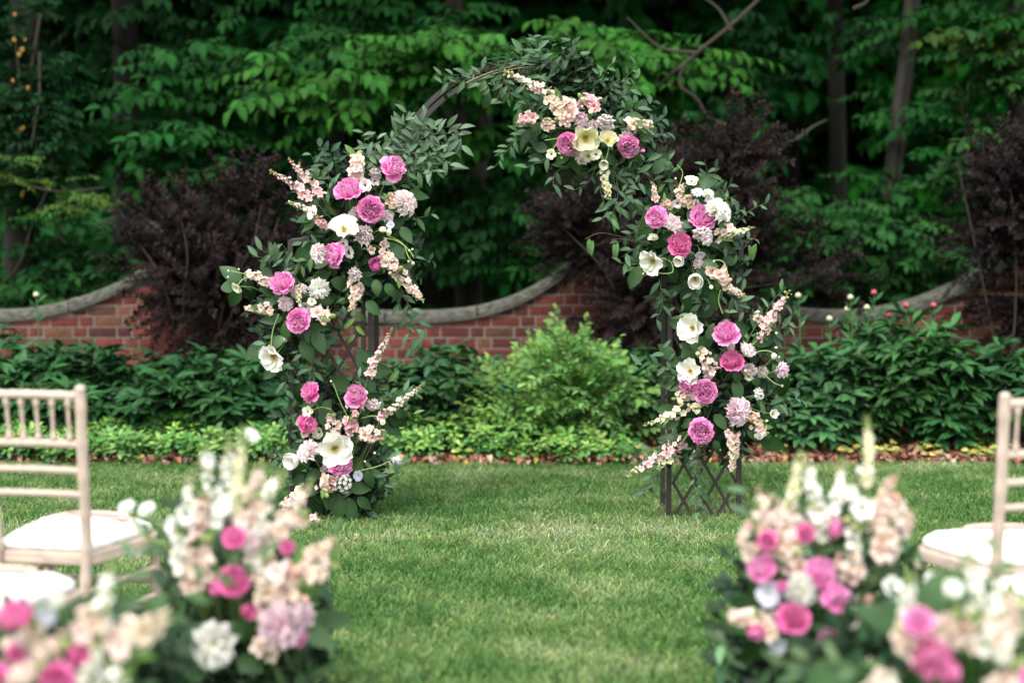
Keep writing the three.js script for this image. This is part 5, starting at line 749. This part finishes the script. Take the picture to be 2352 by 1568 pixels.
// loose trailing vines near the right leg
{
  const t = thing('trailing_vine', 'thin reddish vine with a few hanging pointed leaves beside the right shoulder', 'vine', at(1400, 560, ARCH), 0), lf = geo(leafRaw(0.09, 0.035, { segs: 5, bend: 0.8, fold: 0.15, wave: 0.03, petiole: 0.02, col: [0.1, 0.2, 0.06] }));
  for (const l of [[[1345, 548], [1380, 535], [1460, 552]], [[1460, 556], [1430, 548], [1405, 550]], [[1710, 570], [1725, 548], [1745, 552]], [[1410, 380], [1412, 430], [1414, 500]]]) worldPart('stem', geo(stemRaw(l.map(([u, v]) => at(u, v, ARCH - 0.1)), 0.0012, [0.2, 0.13, 0.08])), M.stem, t);
  for (const [u, v, a] of [[1352, 540, 0.1], [1365, 545, -0.3], [1408, 552, 0.2], [1422, 550, -0.3], [1718, 555, 0.3], [1740, 552, -0.4], [1730, 556, 0], [1404, 480, 0.3], [1418, 490, -0.3], [1412, 460, 0.6]]) { const m = mesh('leaf', lf, M.leaf, t); m.applyMatrix4(frame(at(u, v, ARCH - 0.12).sub(t.position), V3(a, -1, 0.2), V3(a * 2, 0.3, 1), 0.9)); }
}
// ------------------------------------------------------------------ arrangements along the aisle
const AISLE = { ground: true, group: 'flower arrangements standing on the lawn by the chairs', sc: [0.05, 0.105, 0.04], out: 0.24, back: 0.2, dense: 0.5 };
arrangement('tall lawn arrangement left of the aisle with a big blush white peony low in front', 4.0, [550, 1400],
  [['rose_hot', 536, 1229, 52, 'u'], ['rose_hot', 536, 1330, 72, 'u'], ['ranunculus_hot', 568, 1402, 50, 'r'], ['open_white', 483, 1484, 88, '', 0.12], ['open_ppink', 650, 1436, 86, 'r'], ['peony_ppink', 688, 1412, 72, 'r'], ['rose_mauve', 690, 1468, 42, 'rd'], ['rose_hot', 658, 1252, 34, 'u'], ['rose_hot', 600, 1360, 26], ['rose_hot', 492, 1352, 34, 'l'], ['butterfly_white', 577, 999, 38, 'ur'], ['butterfly_white', 478, 1056, 42, 'l'], ['butterfly_white', 393, 1206, 48, 'l'], ['butterfly_white', 432, 1180, 60], ['butterfly_white', 510, 1165, 44], ['butterfly_white', 290, 1164, 40, 'u'], ['butterfly_white', 337, 1168, 42, 'u'], ['butterfly_white', 313, 1268, 34, 'd'], ['ranunculus_white', 600, 1222, 40, 'u'], ['open_blush', 570, 1240, 44]],
  [['stock', [[455, 1340], [452, 1290], [462, 1236]], 74, 50, 'peach'], ['stock', [[462, 1215], [460, 1170], [470, 1130]], 56, 34, 'peach'], ['stock', [[600, 1490], [612, 1465], [625, 1440]], 60, 44, 'peach'], ['stock', [[600, 1350], [650, 1325], [700, 1300]], 90, 60, 'peach'], ['stock', [[660, 1360], [710, 1320], [775, 1282]], 62, 34, 'peach'], ['stock', [[620, 1400], [650, 1380], [700, 1350]], 62, 44, 'peach'], ['stock', [[600, 1270], [640, 1220], [700, 1170]], 60, 36, 'peach'], ['larkspur', [[505, 1200], [480, 1120], [464, 1030]], 46, 14, 'white'], ['larkspur', [[515, 1180], [520, 1110], [526, 1000]], 48, 14, 'white'], ['larkspur', [[590, 1210], [612, 1140], [648, 1078]], 44, 14, 'white'], ['stock', [[570, 1200], [585, 1160], [590, 1130]], 48, 30, 'peach'], ['stock', [[610, 1320], [580, 1300], [600, 1270]], 50, 40, 'white'], ['stock', [[556, 1210], [574, 1140], [602, 1066]], 46, 18, 'peach'], ['larkspur', [[640, 1210], [690, 1140], [720, 1100]], 40, 16, 'peach'], ['larkspur', [[448, 1210], [432, 1140], [440, 1076]], 38, 14, 'white'], ['stock', [[690, 1290], [735, 1262], [776, 1238]], 46, 18, 'peach'], ['larkspur', [[544, 1180], [548, 1080], [556, 975]], 34, 12, 'cream'], ['stock', [[420, 1300], [410, 1260], [415, 1220]], 40, 24, 'white']],
  { ...AISLE, leaves: 5, wild: 24, leaf: 0.085, fill: [[560, 1410, 100, 100, 240, 0.16, 0.1], [550, 1560, 150, 110, 300, 0.18, 0.1], [500, 1300, 80, 90, 90, 0.12, 0.1]],
    sprigs: [[[450, 1480], [410, 1500], [390, 1530]], [[640, 1500], [700, 1510], [740, 1540]], [[620, 1530], [680, 1540], [720, 1560]]],
    blades: [[540, 1420, 560, 1480, 3], [540, 1510, 600, 1540, 0], [480, 1540, 430, 1560, 2]],
    tendrils: [[[[540, 1260], [545, 1150], [562, 1020], [574, 1000]], []], [[[430, 1240], [360, 1200], [340, 1175]], []], [[[420, 1260], [330, 1230], [295, 1175]], []], [[[420, 1260], [350, 1260], [318, 1265]], []]] });
arrangement('nearest lawn arrangement at the lower left corner with hot pink blooms', 3.25, [130, 1560],
  [['peony_hot', 34, 1415, 84, 'u'], ['ranunculus_hot', 176, 1502, 68, 'r'], ['rose_hot', 124, 1562, 76], ['rose_hot', 38, 1498, 44, 'r'], ['ranunculus_white', 131, 1380, 52, 'u'], ['bud_white', 221, 1393, 36, 'u'], ['scabious_lilac', 105, 1412, 46, 'r'], ['ranunculus_white', 222, 1540, 60, 'r'], ['butterfly_white', 244, 1340, 34, 'u'], ['rose_hot', -20, 1560, 70]],
  [['stock', [[270, 1480], [300, 1460], [340, 1440]], 84, 60, 'peach'], ['stock', [[330, 1452], [355, 1436], [385, 1415]], 56, 32, 'peach'], ['stock', [[180, 1450], [200, 1425], [225, 1400]], 70, 46, 'peach'], ['stock', [[40, 1490], [66, 1460], [88, 1430]], 60, 40, 'peach'], ['stock', [[80, 1520], [110, 1490], [150, 1460]], 64, 44, 'peach'], ['larkspur', [[225, 1440], [238, 1370], [262, 1280]], 42, 14, 'white'], ['larkspur', [[200, 1560], [215, 1500], [230, 1450]], 46, 30, 'white'], ['stock', [[20, 1580], [60, 1540], [100, 1520]], 60, 44, 'peach'], ['stock', [[230, 1610], [260, 1570], [290, 1540]], 60, 40, 'white']],
  { ...AISLE, seed: 61, leaves: 3, wild: 12, leaf: 0.12, fill: [[130, 1600, 190, 80, 260, 0.16, 0.1], [280, 1620, 90, 40, 80, 0.1, 0.1]],
    sprigs: [[[240, 1480], [250, 1420], [225, 1350]]] });
arrangement('tall lawn arrangement right of the aisle crowded with pink roses', 4.0, [1870, 1400],
  [['rose_pink', 1746, 1300, 66, 'lu'], ['rose_pink', 1890, 1311, 70, 'u'], ['rose_pink', 1926, 1369, 68, 'u'], ['rose_hot', 1825, 1416, 74, 'u'], ['rose_mauve', 1902, 1474, 56, 'l'], ['rose_hot', 1737, 1456, 44, 'ld'], ['rose_hot', 1762, 1240, 44, 'l'], ['rose_hot', 1853, 1224, 42], ['rose_hot', 1922, 1213, 42, 'r'], ['scabious_lilac', 1766, 1362, 56, 'l'], ['ranunculus_pink', 1793, 1345, 40], ['open_white', 1844, 1352, 64], ['butterfly_white', 1982, 1168, 58], ['butterfly_white', 1956, 1132, 40, 'l'], ['butterfly_white', 2051, 1345, 50], ['butterfly_white', 2064, 1388, 54], ['butterfly_white', 2146, 1335, 52], ['scabious_lilac', 1788, 1485, 40, 'd'], ['bud_white', 1975, 1080, 24, 'd'], ['bud_white', 2000, 1082, 24, 'd']],
  [['stock', [[1800, 1260], [1806, 1205], [1830, 1160]], 90, 60, 'peach'], ['stock', [[1760, 1210], [1765, 1170], [1790, 1140]], 56, 30, 'peach'], ['stock', [[1835, 1300], [1812, 1280], [1826, 1250]], 56, 44, 'peach'], ['stock', [[1775, 1450], [1730, 1430], [1668, 1405]], 76, 30, 'peach'], ['stock', [[2030, 1270], [2042, 1200], [2060, 1120]], 72, 34, 'peach'], ['stock', [[2060, 1230], [2085, 1200], [2098, 1170]], 44, 20, 'peach'], ['stock', [[1930, 1480], [1985, 1510], [2045, 1560]], 60, 64, 'peach'], ['stock', [[1970, 1420], [1980, 1395], [1985, 1370]], 56, 44, 'peach'], ['larkspur', [[1992, 1110], [1998, 1050], [1990, 955]], 30, 16, 'cream'], ['larkspur', [[1885, 1200], [1866, 1130], [1846, 1040]], 46, 22, 'white'], ['larkspur', [[1966, 1310], [1962, 1240], [1960, 1180]], 50, 34, 'white'], ['larkspur', [[1890, 1240], [1886, 1190], [1876, 1150]], 46, 30, 'white'], ['stock', [[1960, 1330], [1950, 1300], [1945, 1260]], 50, 34, 'peach'], ['larkspur', [[1905, 1200], [1930, 1120], [1936, 1050]], 34, 14, 'white'], ['stock', [[2010, 1190], [2035, 1130], [2062, 1080]], 44, 16, 'peach'], ['larkspur', [[1764, 1190], [1748, 1150], [1742, 1110]], 32, 14, 'peach'], ['larkspur', [[1820, 1180], [1824, 1110], [1836, 1040]], 36, 14, 'cream'], ['stock', [[1720, 1270], [1715, 1230], [1726, 1190]], 40, 22, 'peach']],
  { ...AISLE, leaves: 5, wild: 24, leaf: 0.085, fill: [[1860, 1400, 130, 110, 220, 0.16, 0.1], [1870, 1540, 150, 100, 280, 0.18, 0.1], [1960, 1300, 80, 100, 90, 0.12, 0.1]],
    sprigs: [[[1960, 1330], [2000, 1270], [2010, 1220]], [[2000, 1350], [2040, 1300], [2100, 1290]], [[1800, 1480], [1770, 1510], [1780, 1550]], [[2010, 1400], [2080, 1350], [2140, 1360]], [[1900, 1280], [1930, 1200], [1930, 1150]]],
    blades: [[1860, 1470, 1880, 1420, 0], [1960, 1430, 1990, 1470, 2], [1830, 1490, 1800, 1530, 0], [2000, 1420, 2050, 1440, 3]],
    tendrils: [[[[1960, 1300], [1985, 1180], [1998, 1050], [1994, 960]], []], [[[2020, 1420], [2080, 1380], [2140, 1340]], []]] });
arrangement('near lawn arrangement at the lower right corner with tall white larkspur', 3.2, [2220, 1560],
  [['rose_pink', 2111, 1422, 66, 'u'], ['peony_hot', 2142, 1512, 98], ['rose_hot', 2190, 1540, 50, 'r'], ['ranunculus_white', 2300, 1509, 62, 'u'], ['butterfly_white', 2190, 1350, 46, 'u'], ['open_white', 2040, 1600, 60], ['butterfly_white', 2240, 1340, 40], ['rose_pink', 2380, 1560, 66]],
  [['stock', [[2130, 1480], [2160, 1445], [2190, 1410]], 74, 46, 'peach'], ['stock', [[2090, 1490], [2080, 1470], [2076, 1440]], 60, 40, 'peach'], ['stock', [[2230, 1480], [2200, 1450], [2220, 1410]], 70, 46, 'peach'], ['stock', [[2300, 1450], [2310, 1415], [2340, 1370]], 70, 50, 'peach'], ['larkspur', [[2262, 1500], [2252, 1390], [2222, 1250]], 60, 22, 'white'], ['larkspur', [[2300, 1480], [2290, 1400], [2296, 1330]], 50, 30, 'white'], ['larkspur', [[2080, 1450], [2086, 1380], [2094, 1320]], 44, 20, 'white'], ['stock', [[2290, 1590], [2320, 1560], [2345, 1530]], 66, 50, 'peach'], ['stock', [[1990, 1590], [2020, 1570], [2050, 1550]], 60, 44, 'peach']],
  { ...AISLE, seed: 71, leaves: 4, wild: 20, leaf: 0.12, sc: [0.1, 0.17, 0.07], fill: [[2230, 1580, 170, 90, 240, 0.16, 0.1], [2060, 1570, 110, 60, 120, 0.14, 0.1]],
    sprigs: [[[2240, 1460], [2230, 1380], [2190, 1310]], [[2260, 1440], [2290, 1380], [2330, 1340]], [[2120, 1560], [2060, 1540], [2010, 1560]], [[2300, 1530], [2335, 1480], [2340, 1430]]], blades: [[2200, 1560, 2240, 1520, 1], [2010, 1590, 1990, 1540, 2]] });
// ------------------------------------------------------------------ chairs
{
  const SPL = 0.016, turned = (pts, r, knots, n = 40, sides = 10) => { const c = curve(pts, n), g = geo(tubeRaw(c, (t) => { let q = 1; for (const k of knots) q += 0.16 * Math.exp(-(((t - k) / 0.014) ** 2)); return r * q; }, 0, sides)); const uv = []; for (let k = 0; k <= n; k++) for (let j = 0; j < sides; j++) uv.push(k / n * 1.5, j / sides * 0.4); g.setAttribute('uv', new THREE.Float32BufferAttribute(uv, 2)); g.deleteAttribute('color'); return g; };
  function chair() {
    const t = thing('chiavari_chair', '', 'chair');
    const bw = 0.155, fw = 0.198, zb = 0.19, zf = -0.19, back = (y) => zb + 0.02 + (y > 0.45 ? (y - 0.45) * 0.1 : (0.45 - y) * 0.12);
    for (const s of [-1, 1]) {
      const p = mesh('rear_post', turned([V3(s * (bw - 0.01), 0, back(0)), V3(s * bw, 0.25, back(0.25)), V3(s * bw, 0.45, back(0.45)), V3(s * (bw + 0.006), 0.7, back(0.7)), V3(s * (bw + 0.014), 0.94, back(0.94))], 0.0165, [0.1, 0.25, 0.36, 0.485, 0.6, 0.72, 0.83, 0.95], 60), M.wood, t);
      const kn = new THREE.SphereGeometry(0.017, 12, 8); kn.scale(1, 0.9, 1); kn.translate(s * (bw + 0.014), 0.945, back(0.94)); mesh('finial', kn, M.wood, p);
      mesh('front_leg', turned([V3(s * fw, 0, zf - 0.005), V3(s * fw, 0.2, zf), V3(s * (fw - 0.004), 0.392, zf + 0.01)], 0.0175, [0.22, 0.4, 0.58, 0.78]), M.wood, t);
      for (const y of [0.205, 0.3]) mesh('side_stretcher', turned([V3(s * fw, y, zf + 0.01), V3(s * (bw + 0.02), y, 0), V3(s * bw, y, back(y))], 0.0105, [0.5]), M.wood, t);
    }
    for (const [y, r] of [[0.925, 0.0135], [0.772, 0.0125], [0.688, 0.0115], [0.612, 0.0115]]) mesh(y > 0.9 ? 'top_rail' : 'cross_rail', turned([V3(-bw, y, back(y)), V3(0, y + 0.004, back(y) + 0.016), V3(bw, y, back(y))], r, [0.02, 0.18, 0.34, 0.5, 0.66, 0.82, 0.98]), M.wood, t);
    for (let k = 0; k < 6; k++) { const x = (k - 2.5) * 0.051, b = 0.012 * (1 - (x / bw) ** 2) + 0.003, c = [V3(x, 0.775, back(0.775) + b), V3(x, 0.85, back(0.85) + b), V3(x * 1.02, 0.92, back(0.92) + b)], g = geo(tubeRaw(curve(c, 24), (q) => 0.006 + 0.005 * Math.sin(Math.PI * Math.min(1, Math.abs(q * 2 - 1) < 0.5 ? 1 : (1 - Math.abs(q * 2 - 1)) * 2)), 0, 8)); g.deleteAttribute('color'); g.setAttribute('uv', new THREE.Float32BufferAttribute(new Float32Array(25 * 8 * 2).map((_, q) => (q % 2 ? q * 0.01 : q * 0.003)), 2)); mesh('spindle', g, M.wood, t); }
    for (const y of [0.15, 0.25]) mesh('front_stretcher', turned([V3(-fw, y, zf), V3(0, y, zf), V3(fw, y, zf)], 0.0105, [0.3, 0.5, 0.7]), M.wood, t);
    mesh('rear_stretcher', turned([V3(-bw, 0.22, back(0.22)), V3(0, 0.22, back(0.22)), V3(bw, 0.22, back(0.22))], 0.0105, [0.5]), M.wood, t);
    const outline = (m) => { const s = new THREE.Shape(), f = fw + m, b = bw + m, z0 = -zb - m * 0.3, z1 = -zf + m + 0.005; s.moveTo(-b + 0.03, z0); s.lineTo(b - 0.03, z0); s.quadraticCurveTo(b, z0, b + 0.002, z0 + 0.03); s.lineTo(f, z1 - 0.07); s.quadraticCurveTo(f + 0.004, z1, f - 0.07, z1); s.lineTo(-f + 0.07, z1); s.quadraticCurveTo(-f - 0.004, z1, -f, z1 - 0.07); s.lineTo(-b - 0.002, z0 + 0.03); s.quadraticCurveTo(-b, z0, -b + 0.03, z0); return s; };
    const sf = new THREE.ExtrudeGeometry(outline(0.012), { depth: 0.028, bevelEnabled: true, bevelSize: 0.006, bevelThickness: 0.006, bevelSegments: 3, curveSegments: 10 }); sf.rotateX(-Math.PI / 2); sf.translate(0, 0.387, 0); mesh('seat_frame', sf, M.wood, t);
    // puffed cushion: rings of the outline swelling and closing on top
    const o = outline(0.002).getSpacedPoints(64), p = [], idx = [], prof = [[0.93, 0], [1.0, 0.008], [1.02, 0.02], [1.0, 0.034], [0.95, 0.044], [0.85, 0.058], [0.6, 0.068], [0.3, 0.072], [0.02, 0.072]];
    prof.forEach(([k, y], a) => { for (let j = 0; j < 64; j++) { const w = 0.0016 * Math.sin(j * 1.7 + a) + 0.002 * fbm(j * 0.3, a); p.push(o[j].x * (k + w), 0.419 + y * 0.9 + w, -o[j].y * (k + w)); if (a) { const q = (a - 1) * 64, j2 = (j + 1) % 64; idx.push(q + j, q + j2, q + 64 + j, q + j2, q + 64 + j2, q + 64 + j); } } });
    const g = new THREE.BufferGeometry(); g.setAttribute('position', new THREE.Float32BufferAttribute(p, 3)); g.setIndex(idx); g.computeVertexNormals(); mesh('cushion', g, M.cloth, t);
    return t;
  }
  const first = chair(), spots = [[-1.448, -4.66, -0.2, 'light wooden chair at left turned to the arch, its whole back in view'], [-1.445, -3.795, -0.2, 'light wooden chair at the left edge, nearer row, only its white seat showing'], [1.553, -4.42, 0.2, 'light wooden chair at right turned to the arch, its back cut by the edge'], [1.535, -3.755, 0.2, 'light wooden chair at the right edge, nearer row, only its white seat showing']];
  const cg = new THREE.ExtrudeGeometry((() => { const s = new THREE.Shape(); s.moveTo(-0.13, 0); s.quadraticCurveTo(-0.12, 0.085, 0, 0.09); s.quadraticCurveTo(0.12, 0.085, 0.13, 0); s.quadraticCurveTo(0, 0.012, -0.13, 0); return s; })(), { depth: 0.006, bevelEnabled: true, bevelSize: 0.002, bevelThickness: 0.001, bevelSegments: 1, curveSegments: 10 }); cg.rotateX(-Math.PI / 2);
  const lg = new THREE.BoxGeometry(0.2, 0.003, 0.012);
  const fan = thing('folded_fan', '', 'fan'); mesh('leaf_panel', cg, M.card, fan); const rb = mesh('ribbon', lg, M.cardline, fan); rb.position.set(0, 0.0095, -0.012);
  spots.forEach(([x, z, a, label], k) => {
    const c = k ? first.clone() : first; if (k) { c.name = numbered('chiavari_chair'); scene.add(c); }
    c.position.set(x, 0, z); c.rotation.y = a; c.userData = { label, category: 'chair', group: 'light wooden chairs with white cushions' };
    const f = k ? fan.clone() : fan; if (k) { f.name = numbered('folded_fan'); scene.add(f); }
    const off = V3(k % 2 ? 0.0 : 0.03, 0, -0.06).applyAxisAngle(UP, a); f.position.set(x + off.x, 0.4855, z + off.z); f.rotation.y = a + (k % 2 ? 0.15 : -0.12);
    f.userData = { label: ['blush folded fan lying on the cushion of the left chair seen whole', 'blush folded fan lying on the cushion at the left edge', 'blush folded fan on the cushion of the farther chair at right', 'blush folded fan on the cushion at the right edge'][k], category: 'fan', group: 'blush fans on the cushions' };
  });
}
renderer.render(scene, camera);
